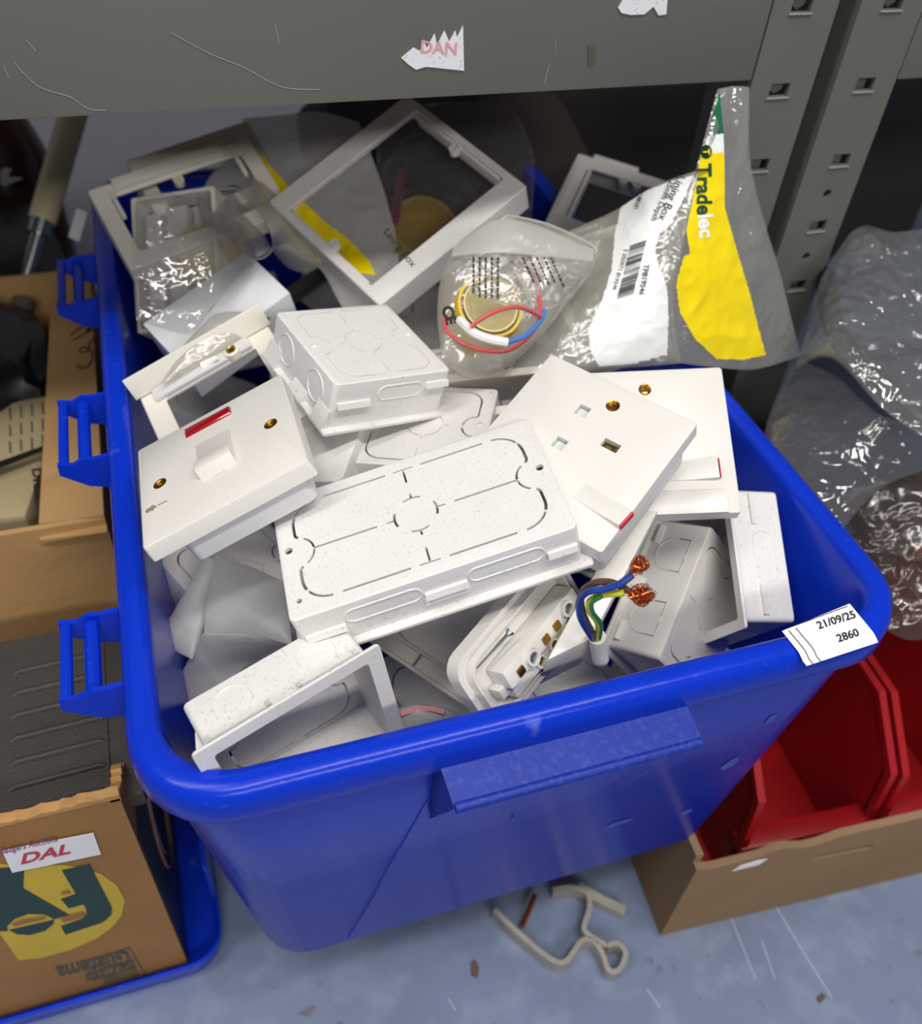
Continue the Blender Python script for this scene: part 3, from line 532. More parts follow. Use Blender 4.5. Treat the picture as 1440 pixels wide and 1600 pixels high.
def lining_box(name, label, M, w_, h_, D, mt, ov=4, knock='double', sides=(), group=None, thru=2.6, cat='box', flange=True, nr=3):
    t = thing(name, label, cat, M, group)
    m = MB(); wt = 1.8
    R_ = [rr(w_-1.6, h_-1.6, nr, 0), rr(w_-.4, h_-.4, nr, -.4), rr(w_, h_, nr, -1.4)]
    if flange: R_ += [rr(w_, h_, nr, -D+2.2), rr(w_+2*ov-.6, h_+2*ov-.6, 2, -D+1.9), rr(w_+2*ov, h_+2*ov, 2, -D+1.4), rr(w_+2*ov, h_+2*ov, 2, -D)]
    else: R_ += [rr(w_, h_, nr, -D)]
    R_ += [rr(w_-2*wt, h_-2*wt, nr-1, -D), rr(w_-2*wt, h_-2*wt, nr-1, -2)]
    m.loft(R_); o = m.build('box_body', mt, t, scale=.001)
    c = MB(); z0, z1 = -thru, .6; X = w_/2; Y = h_/2
    if knock == 'double':
        x, y, r = X-9, Y-7.5, 13; nr2 = 9
        for sx in (1, -1):
            for sy in (1, -1):
                f = lambda P: [(sx*a, sy*b) for a, b in P]
                ribbon_cut(c, f([(4, y), (16, y)] if False else [(9, y), (x-r-4, y)]), 1.1, z0, z1)
                ribbon_cut(c, f(arc(x-r, y-r, r, 88, 30, 8)), 1.2, z0, z1)
                ribbon_cut(c, f(arc(x-r, y-r, r, 26, 0, 4)+[(x, nr2+2.5)]+arc(x-3, nr2+2.5, 3, 0, -60, 4)), 1.5, z0, z1)
                ribbon_cut(c, f(arc(x+1, 0, nr2, 122, 178, 8)), 1.1, z0, z1)
            ribbon_cut(c, [(sx*(x-8.3), 0), (sx*19, 0)], 1.1, z0, z1); ribbon_cut(c, [(sx*14.4, -.0), (sx*11, 0)], .9, z0, z1); 
            ribbon_cut(c, arc(0, 0, 10.4, 90-90*sx-24, 90-90*sx+24, 6), 1.2, z0, z1)
        for sy in (1, -1):
            ribbon_cut(c, [(-5, sy*y), (5, sy*y)], .8, z0, z1); ribbon_cut(c, [(0, sy*(y-.6)), (0, sy*(y-9))], 1.0, z0, z1); ribbon_cut(c, [(0, sy*10.4), (0, sy*13.5)], 1.0, z0, z1)
            ribbon_cut(c, arc(0, 0, 10.4, sy*90-24, sy*90+24, 6), 1.0, z0, z1)
        for cx, cy, rr_ in ((X-5, 3, 1.9), (-X+5, 3, 1.9), (-X+6, -Y+10, 1.3)): c.lathe([(rr_, -2.9), (rr_, .6)], (cx, cy, 0))
    elif knock == 'single':
        x, y, r = X-8, Y-5, 10
        for sx in (1, -1):
            for sy in (1, -1):
                f = lambda P: [(sx*a, sy*b) for a, b in P]
                ribbon_cut(c, f([(3, y), (x-r, y)]+arc(x-r, y-r, r, 86, 4, 10)+[(x, 12)]+arc(x-3, 11, 3, 0, -50, 4)+arc(x+2.2, 0, 10, 120, 176, 6)), 1.1, z0, z1)
            ribbon_cut(c, [(0, sx*(y-1)), (0, sx*(y-11))], .6, -.7, z1)
            ribbon_cut(c, [(0, sx*11), (0, sx*14)], .6, -.7, z1); ribbon_cut(c, [(sx*11, 0), (sx*14.5, 0)], .6, -.7, z1)
        for k in range(4): ribbon_cut(c, arc(0, 0, 10.4, 90*k+8, 90*k+82, 10), .9, -.8, z1)
        for cx, cy in ((X-6, 2), (-X+6, 0)): c.lathe([(2.3, -1.2), (2.3, .6)], (cx, cy, 0))
        for cx, cy in ((X-4, Y-4), (-X+4, Y-4), (X-4, -Y+5)): c.lathe([(.8, -1.2), (.8, .6)], (cx, cy, 0))
    bpy.context.view_layer.update()
    if c.f: cut(o, c)
    # side features: (side, kind, ...) u along the side, z down from the back
    for s_ in sides:
        k_ = MB(); rl = MB()
        ang = {'-y': 0, '+x': 90, '+y': 180, '-x': 270}[s_[0]]; d_ = Y if s_[0][1] == 'y' else X
        Q = Matrix.Rotation(math.radians(ang), 4, 'Z')
        P = lambda u, z, o_=0: Q @ Vector((u, -d_-o_, z))
        if s_[1] == 'ring': u, z, a, b = s_[2:]; k_.tube([P(u+p, z+q, .05) for p, q in stadium(a, b)], .5, 6, closed=True)
        if s_[1] == 'dring':
            u, z, r_ = s_[2:]; pts = [(u+r_*math.cos(math.radians(a)), z+r_*math.sin(math.radians(a))) for a in range(180, 361, 15)]+[(u+r_, z+r_*.85), (u-r_, z+r_*.85)]
            k_.tube([P(p, q, .02) for p, q in pts], .4, 6, closed=True)
            for sg in (1, -1): MB().tube([P(u+sg*r_, z+r_*.1, .1), P(u+sg*r_, z+r_*.85, .1), P(u+sg*r_*.2, z+r_*.85, .1)], .38, 4).build('slit_shade_strip', INK, t, scale=.001)  # black strips on the surface stand in for the shade inside open slots
        if s_[1] == 'rail':
            u0, u1, z, hh, oo = s_[2:]; B = [P(u0, z), P(u1, z), P(u1, z, oo), P(u0, z, oo), P(u0, z+hh), P(u1, z+hh), P(u1, z+hh, oo*.55), P(u0, z+hh, oo*.55)]; rl.hexa(B)
        if s_[1] == 'lug':
            u0, u1, z0_, z1_, oo = s_[2:]; rl.hexa([P(u0, z0_), P(u1, z0_), P(u1, z0_, oo), P(u0, z0_, oo), P(u0, z1_), P(u1, z1_), P(u1, z1_, .3), P(u0, z1_, .3)])
        if k_.f: k_.build('knockout_outline', mt, t, scale=.001)
        if rl.f: rl.build('side_rail', mt, t, scale=.001)
    return t
db = lining_box('lining_box', 'large rectangular white lining box lying back up in the middle of the tub', pose('double_box'), 134, 75, 27, PVC, 4, 'double', group=None,
    sides=(('-y', 'ring', -26, -9.5, 36, 9), ('-y', 'ring', 32, -9.5, 36, 9), ('-y', 'rail', -64, -45, -16, 3.2, 2.6), ('-y', 'rail', -7, 13, -14, 3.2, 2.6), ('-y', 'rail', 51, 65, -14, 3.2, 2.6), ('-y', 'rail', -8, 13, -17.5, 3, 2)))
lining_box('lining_box', 'square white lining box lying back up, behind the red-windowed switch', pose('square_box'), 74, 74, 30, PVC, 4, 'single', thru=.9,
    sides=(('-y', 'ring', 5, -9.5, 28, 9), ('-y', 'rail', -34, -14, -15, 3.2, 2.6), ('-y', 'rail', 21, 36, -9, 3.2, 2.6), ('-x', 'ring', 18, -13, 18, 18), ('-x', 'ring', -18, -13, 18, 18), ('-x', 'lug', -37, -22, -28, -17, 4), ('-x', 'lug', 24, 37, -28, -17, 4), ('-x', 'lug', -4, 12, -28, -22, 4)))
lining_box('lining_box', 'white lining box half hidden between the square box and the big rectangular box', pose('under_box'), 75, 75, 28, PVC, 4, 'single', thru=2.6)
lining_box('lining_box', 'white lining box on its side at the tub\'s front left, two round knockouts upwards', pose('round_side'), 78, 70, 31.6, PVC, 5.5, 'single', thru=2.6,
    sides=(('-y', 'ring', -20, -13.5, 18, 18), ('-y', 'ring', 21, -13.5, 18, 18), ('-y', 'rail', -36, -8, -27.5, 2.2, 3), ('-y', 'rail', 8, 36, -27.5, 2.2, 3), ('-y', 'lug', -9, -7, -27.5, -22, 4), ('-y', 'lug', 6, 8, -27.5, -22, 4), ('-y', 'lug', 34, 36, -27.5, -22, 3), ('-y', 'lug', -37, -35, -27.5, -22, 3), ('-x', 'lug', 10, 30, -24, -13, 4), ('+x', 'lug', 10, 30, -24, -13, 4)))
lining_box('lining_box', 'white lining box on its side with two D-shaped knockouts, beside the frayed copper wires', pose('dbox_side'), 86, 70, 36, PVCC, 4, 'single', thru=2.6,
    sides=(('-y', 'dring', 20, -17, 10.5), ('-y', 'dring', -21, -17, 10.5), ('-y', 'rail', 26, 38, -30, 2.5, 3), ('-y', 'rail', -38, -26, -30, 2.5, 3), ('-y', 'lug', -3, 4, -34, -27, 4)))
lining_box('lining_box', 'white lining box on its side with one long oval knockout, against the tub\'s right wall', pose('oval_side'), 78, 75, 34, PVC, 4.5, 'single', thru=2.6,
    sides=(('-y', 'ring', 1, -13, 30, 13), ('-y', 'rail', 18, 35, -19, 3.4, 1.6), ('-y', 'rail', -36, -18, -19, 3.4, 1.6), ('+x', 'ring', 0, -14, 20, 20), ('-x', 'ring', 0, -14, 20, 20), ('-x', 'lug', -34, -22, -30, -20, 5)))
# ---- accessory plates
def screw(root, x, y, z=0, lab=None, r=3.6, deep=2.2, mt=BRASS):
    m = MB(); m.loft([[Vector((x+a*math.cos(k*.314), y+a*math.sin(k*.314), z+b)) for k in range(20)] for a, b in ((r-.5, .1), (r, .25), (r+.1, -.2), (r-.2, -deep), (r-.9, -deep), (r-.9, -.3))], False, False, closed=True)
    m.lathe([(0.01, -deep), (r-.8, -deep), (r-1, -deep+.7), (.9, -deep+1.0), (.01, -deep+1.0)], (x, y, z)); m.build('screw', mt, root, scale=.001)
    MB().box(x-r+1.4, x+r-1.4, y-.35, y+.35, z-deep+.85, z-deep+1.15).build('screw_slot', INK, root.children[-1], scale=.001)
def plate(name, label, M, w_, h_, th, mt, holes=(), squares=(), cat='switch', group=None):
    t = thing(name, label, cat, M, group); m = MB()
    m.loft([rr(w_-1.6, h_-1.6, 1.6, 0), rr(w_-.6, h_-.6, 1.8, -.3), rr(w_, h_, 2, -1.2), rr(w_+.8, h_+.8, 2, -th), rr(w_-4, h_-4, 1.5, -th), rr(w_-4, h_-4, 1.5, -3)])
    o = m.build('faceplate', mt, t, scale=.001); c = MB()
    for x, y, r in holes: c.lathe([(r, -3.6), (r, .6)], (x, y, 0))
    for x, y, a, b, g in squares:
        p = [Vector((x, y, 0))+Matrix.Rotation(math.radians(g), 3, 'Z') @ Vector(q) for q in ((-a/2, -b/2, -3.6), (a/2, -b/2, -3.6), (a/2, b/2, -3.6), (-a/2, b/2, -3.6), (-a/2, -b/2, .6), (a/2, -b/2, .6), (a/2, b/2, .6), (-a/2, b/2, .6))]; c.hexa(p)
    bpy.context.view_layer.update()
    if c.f: cut(o, c)
    return t
M_ = pose('switch')
sw = plate('cooker_switch', 'white square switch plate with a red neon window, at the left of the tub', M_, 86, 86, 9, UREA, ((-31.5, 1.5, 3.5), (30.6, 1.5, 3.5)))
for x in (-31.5, 30.6): screw(sw, x, 1.5)
MB().hexa([(-15, 29, -1), (12.5, 29, -1), (12.5, 36.8, -1), (-15, 36.8, -1), (-14.2, 30, 1.6), (11.7, 30, 1.6), (11.7, 35.8, 1.6), (-14.2, 35.8, 1.6)]).build('neon_window', REDN, sw, scale=.001, bevel=.5)
MB().prism([(17.5, -.5), (17.5, .4), (2.5, 1.2), (-8, 5.8), (-12.5, 5.2), (-14.5, -.5)], -10, 9.2, f=lambda y, z, x: (x, y, z)).build('rocker', UREA, sw, scale=.001, bevel=.5)
m = MB(); v, f = textmesh('16AX', 3.0, .05); m.add([Vector((p.x-4, p.y-17.6, .1)) for p in v], f)
m.build('moulded_rating', GREYP, sw, scale=.001, fix=False)
random.seed(3)
m = MB(); m.add([Vector((-37+3.4*math.cos(a)*random.uniform(.5, 1.2), -15.5+2.4*math.sin(a)*random.uniform(.5, 1.2), .12)) for a in [k*.449 for k in range(14)]], [tuple(range(14))])
m.add([(-33.5, -15.8, .12), (-28, -16.2, .12), (-29, -15.4, .12), (-33.5, -15.0, .12)], [(0, 1, 2, 3)]); m.build('dirt_stain', mat('dirt_stain', (140, 130, 104), .8), sw, scale=.001, fix=False)
def wallbox(name, label, M, w_, h_, D, mt, cat='box', up=False, group=None, r=5, wt=2.2):
    """surface box: open at the back; up=True keeps the closed face on +z"""
    t = thing(name, label, cat, M, group); m = MB()
    m.loft([rr(w_-2.4, h_-2.4, r-1, 0), rr(w_-.8, h_-.8, r, -.4), rr(w_, h_, r, -1.6), rr(w_, h_, r, -D), rr(w_-2*wt, h_-2*wt, r-2, -D), rr(w_-2*wt, h_-2*wt, r-2, -wt)])
    m.build('box_shell', mt, t, scale=.001); return t
wallbox('grey_backbox', 'plain grey block box under the red-windowed switch', pose('switch', 4, -9, -10), 66, 62, 13, GREYP)
def socket(M, lab, holes, sq, rk, red, mt=PVCC):
    t = plate('single_socket', lab, M, 86, 86, 8, mt, [(x, y, 3.4) for x, y in holes], sq, 'socket')
    for x, y in holes: screw(t, x, y, r=3.5, deep=3.0)
    x, y, a, b, g = rk; R_ = Matrix.Translation((x, y, 0)) @ Matrix.Rotation(math.radians(g), 4, 'Z')
    m = MB().prism([(-a/2, -.5), (-a/2, .3), (-1, .9), (a/2, 3.4), (a/2+.3, -.5)], -b/2, b/2, f=lambda x_, z, y_: R_ @ Vector((x_, y_, z))); m.build('rocker', mt, t, scale=.001, bevel=.35)
    rd = MB().prism([(a/2+.35, -.3), (a/2+.35, 3.2), (a/2+1.3, -.3)] if not red else [(a/2+.32, -.2), (a/2+.36, 3.3), (a/2+1.0, 3.0), (a/2+1.2, -.2)], -b/2+.4, b/2-.4, f=lambda x_, z, y_: R_ @ Vector((x_, y_, z))); rd.build('red_on_flash', REDF, t, scale=.001)
    return t, R_
sa, R_ = socket(pose('socket_a'), 'white single socket plate with open pin holes, right of the big rectangular box', [(2.5, 30.5)], [(-8.5, 20, 6.2, 6.6, 0), (-7, -2.5, 6.2, 6.6, 0), (14.5, 9.5, 9, 5.2, 0)], (29.5, -21.5, 27, 10, -6), 1)
MB().box(-11.5, -5.5, 17, 23, -3.4, -2.9).box(-10, -4, -5.5, .5, -3.4, -2.9).build('pin_shutter', mat('grey_shutter', (196, 206, 204), .4), sa, scale=.001)
MB().box(10, 14.5, 7, 12, -5.5, -4.5).box(16.5, 19, 7, 12, -5, -3.5).build('earth_contact', BRASS, sa, scale=.001)
wallbox('socket_backbox', 'white backing block beneath the right-hand single socket plate', pose('socket_a', 3, -3, -9), 78, 78, 14, PVCC)
sb, _ = socket(pose('socket_b'), 'white single socket plate at the back right, mostly covered by another socket plate', [(-1, 31)], [], (20, -18, 26, 11.5, 0), 1)
MB().box(-36, 36, -43, -30, .05, 2.2).build('raised_lower_edge', PVCC, sb, scale=.001, bevel=.5)
# ---- spacer frames
def frame(name, label, M, w_, h_, D, bw, mt, lugs=(), group=None, tabs=(), lip=5):
    t = thing(name, label, 'frame', M, group); m = MB(); wt = 1.6; bx_, by_ = bw if isinstance(bw, tuple) else (bw, bw); W, H = w_-2*bx_, h_-2*by_
    m.loft([rr(W, H, 2, -wt), rr(W, H, 2, -.3), rr(W+.6, H+.6, 2, 0), rr(w_-1.4, h_-1.4, 1.5, 0), rr(w_, h_, 2, -.8), rr(w_, h_, 2, -D), rr(w_-2*wt, h_-2*wt, 1.5, -D), rr(w_-2*wt, h_-2*wt, 1.5, -wt)], closed=True)
    m.build('frame_body', mt, t, scale=.001)
    for (x, y, g) in lugs:
        Q = Matrix.Translation((x, y, 0)) @ Matrix.Rotation(math.radians(g), 4, 'Z'); m = MB()
        def ringz(r_, z, n=20): return [Q @ Vector((r_*math.cos(k*2*math.pi/n), r_*math.sin(k*2*math.pi/n), z)) for k in range(n)]
        m.loft([ringz(3.6, -1), ringz(3.6, -6), ringz(1.7, -6), ringz(1.7, -1)], closed=True)
        m.hexa([Q @ Vector(p) for p in ((-3.6, -6.5, -6), (3.6, -6.5, -6), (3.6, -2.4, -6), (-3.6, -2.4, -6), (-3.6, -6.5, -1), (3.6, -6.5, -1), (3.6, -2.4, -1), (-3.6, -2.4, -1))])
        m.build('fixing_lug', mt, t, scale=.001)
    if tabs:
        for (x0, x1, y0, y1, z0, z1) in tabs: MB().box(x0, x1, y0, y1, z0, z1, .6).build('inner_rail', mt, t, scale=.001)
    return t
frame('spacer_frame', 'large white square open frame propped on edge at the back centre of the heap', pose('big_frame'), 130, 130, 20, (17, 6), PVC, ((0, -54.5, 0), (0, 54.5, 180)), tabs=((-46, 44, -59.5, -57, -12, -2), (-46, 44, 57, 59.5, -12, -2)))
frame('spacer_frame', 'white oblong frame with long rails, at the back left corner of the tub', pose('left_frame'), 125, 74, 15, 12, CREAM, ((0, 21.5, 180),), tabs=((-45, 38, 27, 36, -1, 5), (-50, -47, 4, 27, -1, 3), (44, 47, 4, 27, -1, 3)))
fb = pose('left_frame') @ Matrix.Translation((.026, .034, -.02)); frame('spacer_frame', 'dusty white frame edge showing behind the back left oblong frame, under the beam', fb, 100, 70, 18, 11, CREAM)
frame('spacer_frame', 'white frame with slotted sides at the back right, beside the printed bag', pose('rear_box'), 86, 86, 26, 13, PVC, ((14, 30, 180), (2, 30, 180)), tabs=((-30, 10, 44, 50, -10, -2), (-40, -37, -30, 30, 0, 1.5), (-29, -26, -30, 30, -14, -1)))
# deep frame behind the switch
t = frame('mounting_box', 'white surface frame with a curved flange and a brass screw, behind the red-windowed switch', pose('rocker_frame', 0, 0, 2), 90, 88, 12, 14, CREAM, ())
rl = MB().loft([[Vector((x, y, z)) for x in (-47, 47)] for y, z in ()] or [[Vector((-47, 44, 1)), Vector((47, 44, 1)), Vector((47, 46, 15)), Vector((-47, 46, 15))], [Vector((-47, 41, 1)), Vector((47, 41, 1)), Vector((47, 44.4, 15)), Vector((-47, 44.4, 15))]]); rl.build('curved_flange', CREAM, t, scale=.001, bevel=.4)
MB().box(-36, 30, 30, 40, .1, 3, .5).build('inner_rail', GREYP, t, scale=.001); MB().lathe([(5, 0), (5, 4.5), (4.2, 5)], (18, 33, 0)).build('screw_boss', CREAM, t, scale=.001); screw(t, 18, 33, 5.4, r=3.2, deep=1)
# ---- pattress block with the wires
ps = Matrix.Translation(onz(920, 930, .22)); t = thing('surface_pattress', 'long white surface box edge beside the cut cable, its end towards the tub\'s front rim', 'box', ps)
tp_ = [onz(852, 1034, .252), onz(925, 998, .256), onz(1030, 796, .284), onz(982, 796, .282)]; dn = Vector((.004, .010, -.036))
m = MB().hexa([p+dn for p in tp_]+tp_); m.v = [ps.inverted() @ v for v in m.v]; m.build('box_shell', UREA, t, bevel=.0022)
# ---- blank plate and terminal plate
bl = pose('blank'); t = thing('blank_plate', 'back of a white blank plate with ribbed rim, below the big rectangular box', 'plate', bl)
m = MB().loft([rr(86, 86, 4, -8), rr(86, 86, 4, 0), rr(82, 82, 3, 0), rr(81, 81, 3, -4), rr(64, 64, 6, -4), rr(63, 63, 6, -1.5), rr(60, 60, 6, -1.5), rr(59, 59, 6, -6)]); m.build('plate_body', CREAM, t, scale=.001)
m = MB().box(-40, -32, -28, -26, -4, -1).box(-40, -32, 8, 10, -4, -1).box(-30, 20, -38, -36.6, -4, -.8).box(24, 26, -40, -32, -4, -.8); m.build('stiffening_rib', CREAM, t, scale=.001)
tp = pose('terminal'); tp.translation = CAM+(tp.translation-CAM)*1.02; t = thing('terminal_plate', 'back of a white socket with brass terminals and a long screw, at the front rim', 'socket', tp)
MB().loft([rr(86, 46, 10, -8, 0, 20), rr(86, 46, 10, 0, 0, 20), rr(82, 42, 9, 0, 0, 20), rr(81, 41, 9, -3, 0, 20), rr(76, 37, 10, -3, 0, 19.5), rr(75, 36, 10, 2, 0, 19.5), rr(73, 34, 9, 2, 0, 19.5), rr(72, 33, 9, -5, 0, 19.5)]).build('plate_body', PVCC, t, scale=.001)
m = MB(); m.box(-26, 35, 13.5, 25, -5, 8, 2); m.box(-24, 34, 5, 13, -5, 4.5, 1.5); m.box(-30, -22, 10, 16, -5, 3, 1); o = m.build('terminal_block', PVCC, t, scale=.001)
def term(x, y, z, r, mt=BRASS):
    m = MB(); m.loft([[Vector((x+a*math.cos(k*.349), y+a*math.sin(k*.349), z+b)) for k in range(18)] for a, b in ((r+1.6, -3), (r+1.2, 2), (r, 2), (r-.2, -2))], True, False); m.build('terminal_post', PVCC, t, scale=.001)
    MB().lathe([(r-.3, -2), (r-.3, .6), (.01, .9)], (x, y, z)).box(x-r+.6, x+r-.6, y-.35, y+.35, z+.8, z+1.2).build('terminal_screw', mt, t, scale=.001)
for x, y, z in ((-8, 18, 8.5), (24, 20, 8.5)): term(x, y, z, 3.0, ZINC)
for x in (-17, 4.5, 14): MB().box(x-2.5, x+2.5, 15.5, 20, 7.5, 9.2).build('terminal_screw', BRASS, t, scale=.001, bevel=.8)
for x in (-3, 8.5, 19, 30): term(x, 9.8, 4.8, 2.4)
MB().tube([(-32, 33.2, 1), (-8, 34, 4)], [.4, 1.0], 8).lathe([(2.3, 0), (1, 2.2)], (-8, 34, 4), (-1, 0, 0)).build('long_screw', ZINC, t, scale=.001)
# ---- frayed wires
wi = thing('cut_cable', 'cut end of a white cable with brown, blue and yellow-green cores fraying into copper strands', 'cable', Matrix.Translation(onz(930, 1000, .262)))
def absb(mb, name, mt, root, **k):
    o = mb.build(name, mt, None, fix=k.get('fix', True), smooth=k.get('smooth', 40)); o.parent = root; bpy.context.view_layer.update(); o.matrix_parent_inverse = root.matrix_world.inverted(); return o
W = lambda P: cr([onz(x, y, z) for x, y, z in P], 7)
absb(MB().tube(W([(938, 1030, .240), (935, 1012, .251), (933, 995, .262)]), .0042, 14), 'cable_sheath', WHT if False else UREA, wi)
absb(MB().tube(W([(930, 998, .262), (912, 962, .285), (908, 930, .30), (925, 912, .31), (955, 910, .313), (985, 925, .312)]), .0016, 8), 'brown_core', BRWIRE, wi)
absb(MB().tube(W([(926, 998, .262), (908, 968, .286), (905, 940, .30), (918, 925, .31), (945, 920, .314), (968, 912, .318), (988, 898, .322)]), .0016, 8), 'blue_core', BWIRE, wi)
absb(MB().tube(W([(933, 998, .262), (935, 975, .28), (922, 955, .295), (922, 940, .303), (940, 930, .308), (975, 926, .312)]), .0016, 8), 'earth_core', YWIRE, wi)
absb(MB().tube(W([(936, 998, .2635), (938, 975, .2815), (925, 955, .2965), (925, 941, .3045), (940, 931.5, .3095)]), .0011, 6), 'earth_core_stripe', GWIRE, wi)
random.seed(11)
for (cx, cy, z, sx, n_, ox, oy) in ((985, 898, .322, 17, 34, 14, -16), (980, 926, .312, 22, 46, 22, 3)):
    m = MB()
    for k in range(n_):
        p = [(cx+random.uniform(-2, 2), cy+random.uniform(-4, 4), z)]
        for j in range(5): a = random.uniform(0, 6.28); p.append((cx+ox+math.cos(a)*sx*random.uniform(.3, 1), cy+oy+math.sin(a)*sx*random.uniform(.3, .85), z+random.uniform(-.004, .006)))
        m.tube(W(p), .00016, 4)
    o = absb(m, 'copper_strands', COPPER, wi); o['kind'] = 'stuff'
# ------------------------------------------------------------------ pieces filling the heap
def planepose(x, y, z, n, a, b):
    c = onz(x, y, z); n = Vector(n).normalized()
    def hit(p): d = ray(*p); return CAM + d*((c-CAM).dot(n)/d.dot(n))
    X = (hit(b)-hit(a)).normalized(); Y = n.cross(X); return Matrix.Translation(c) @ Matrix((X, Y, n)).transposed().to_4x4()
def flat(px_, py_, z, ang, tx=0, ty=0):
    return Matrix.Translation(onz(px_, py_, z)) @ Matrix.Rotation(math.radians(ang), 4, 'Z') @ Matrix.Rotation(math.radians(tx), 4, 'X') @ Matrix.Rotation(math.radians(ty), 4, 'Y')
lining_box('lining_box', 'white lining box low under the red-windowed switch, ribbed side up', flat(385, 895, .190, 28, 10, 12), 76, 75, 34, PVC, 4, 'single', sides=(('-y', 'rail', -30, -5, -12, 3, 2.5), ('-y', 'rail', 5, 28, -20, 3, 2.5)))
wallbox('small_white_box', 'small white box end between the switch plate and the half hidden lining box', flat(505, 690, .268, -28, 6, -14), 40, 62, 25, PVC)
frame('white_tray_frame', 'long off-white trunking piece running behind the single sockets below the bags', flat(768, 612, .272, -4, 14, 0), 92, 34, 30, 6, CREAM)
frame('white_tray_frame', 'off-white frame corner just below the square lining box, behind the small box', flat(470, 640, .262, 20, -8, 0), 60, 50, 16, 5, CREAM)
wp = pose('white_pack'); t = thing('white_carton', 'glossy white small carton at the back left, below the open milky bag', 'carton', wp)
MB().box(-43, 43, -25, 25, -34, 0).build('carton_body', PACK, t, scale=.001, bevel=.8); MB().box(43.1, 43.6, -23, 23, -32, -2).build('end_flap', PACK, t, scale=.001)
tag(MB().tube([onz(400, 498, .262), onz(520, 418, .262)], .0062, 10).build('black_rod', BLACK), 'black rod lying behind the square lining box and the white carton', 'rod')
frame('pale_tray', 'pale upright open tray standing at the left back inside a clear sleeve', pose('clear_pack'), 66, 101, 24, 3, CREAM)
bx2 = lining_box('translucent_box', 'cream lining box inside the large printed bag', planepose(958, 445, .300, (-.12, -.45, .88), (958, 445), (1058, 409)), 82, 82, 30, CREAM, 4, 'none')
random.seed(5); dg = None
deep = [(.03, .30, .12), (.11, .30, .10), (.19, .30, .13), (.26, .28, .12), (.02, .40, .13), (.11, .41, .155), (.20, .41, .17), (.28, .40, .15), (.02, .50, .15), (.10, .51, .18), (.19, .52, .19), (.27, .52, .19), (.02, .60, .15), (.10, .61, .18), (.20, .62, .18), (.28, .62, .19), (.05, .70, .17), (.16, .71, .18), (.26, .71, .19)]
where = ['under the standing box at the front left', 'under the ribbed blank plate near the front rim', 'under the brass terminal plate', 'under the box with D-shaped knockouts', 'under the red-windowed switch', 'under the big rectangular box', 'under the socket plate with open pin holes', 'under the rearmost socket plate', 'under the frame with the brass screw', 'under the square lining box', 'under the bag with the wired yellow cup', 'under the large printed bag', 'under the glossy white carton', 'below the left corner of the big square frame', 'below the right corner of the big square frame', 'behind the barcode panel of the printed bag', 'under the two back left frames', 'behind the big square frame', 'under the slotted frame at the back right']
for i, (x, y, z) in enumerate(deep):
    M = Matrix.Translation((x, y, z)) @ Matrix.Rotation(random.uniform(0, 6.28), 4, 'Z') @ Matrix.Rotation(random.uniform(-.45, .45), 4, 'X') @ Matrix.Rotation(random.uniform(-.3, .3), 4, 'Y')
    if dg is None:
        dg = lining_box('lining_box', 'white lining box deep in the heap, '+where[i], M, 75, 75, 34, PVC, 4, 'single', group='lining boxes deep in the heap')
    else:
        r = dg.copy(); sc.collection.objects.link(r); r.matrix_basis = M
        r['label'] = 'white lining box deep in the heap, '+where[i]
        for ch in dg.children: c = ch.copy(); sc.collection.objects.link(c); c.parent = r
# ------------------------------------------------------------------ plastic bags
def resamp(P, n):
    P = [Vector(p) for p in P]
    if len(P) > 2: P = cr(P, 8)
    d = [0]
    for a, b in zip(P, P[1:]): d.append(d[-1]+(b-a).length)
    out = []; j = 0
    for i in range(n+1):
        s = d[-1]*i/n
        while j < len(P)-2 and d[j+1] < s: j += 1
        k = (s-d[j])/max(d[j+1]-d[j], 1e-9); out.append(P[j].lerp(P[j+1], min(max(k, 0), 1)))
    return out
def coons(B, R_, T, L, nu, nv):
    b, t = resamp(B, nu), resamp(T, nu); l, r = resamp(L, nv), resamp(R_, nv); G = []
    for j in range(nv+1):
        v = j/nv
        for i in range(nu+1):
            u = i/nu
            G.append(b[i]*(1-v)+t[i]*v+l[j]*(1-u)+r[j]*u-(b[0]*(1-u)*(1-v)+b[-1]*u*(1-v)+t[0]*(1-u)*v+t[-1]*u*v))
    return G
def ridge(p, f): return 1-2*abs(noise.noise(p*f))
def crumple(p, sd):
    q = p+Vector((sd*3.1, sd*1.7, 0)); return .55*ridge(q, 14)+.3*ridge(q+Vector((5, 5, 5)), 31)+.15*ridge(q+Vector((9, 2, 5)), 70)-.3
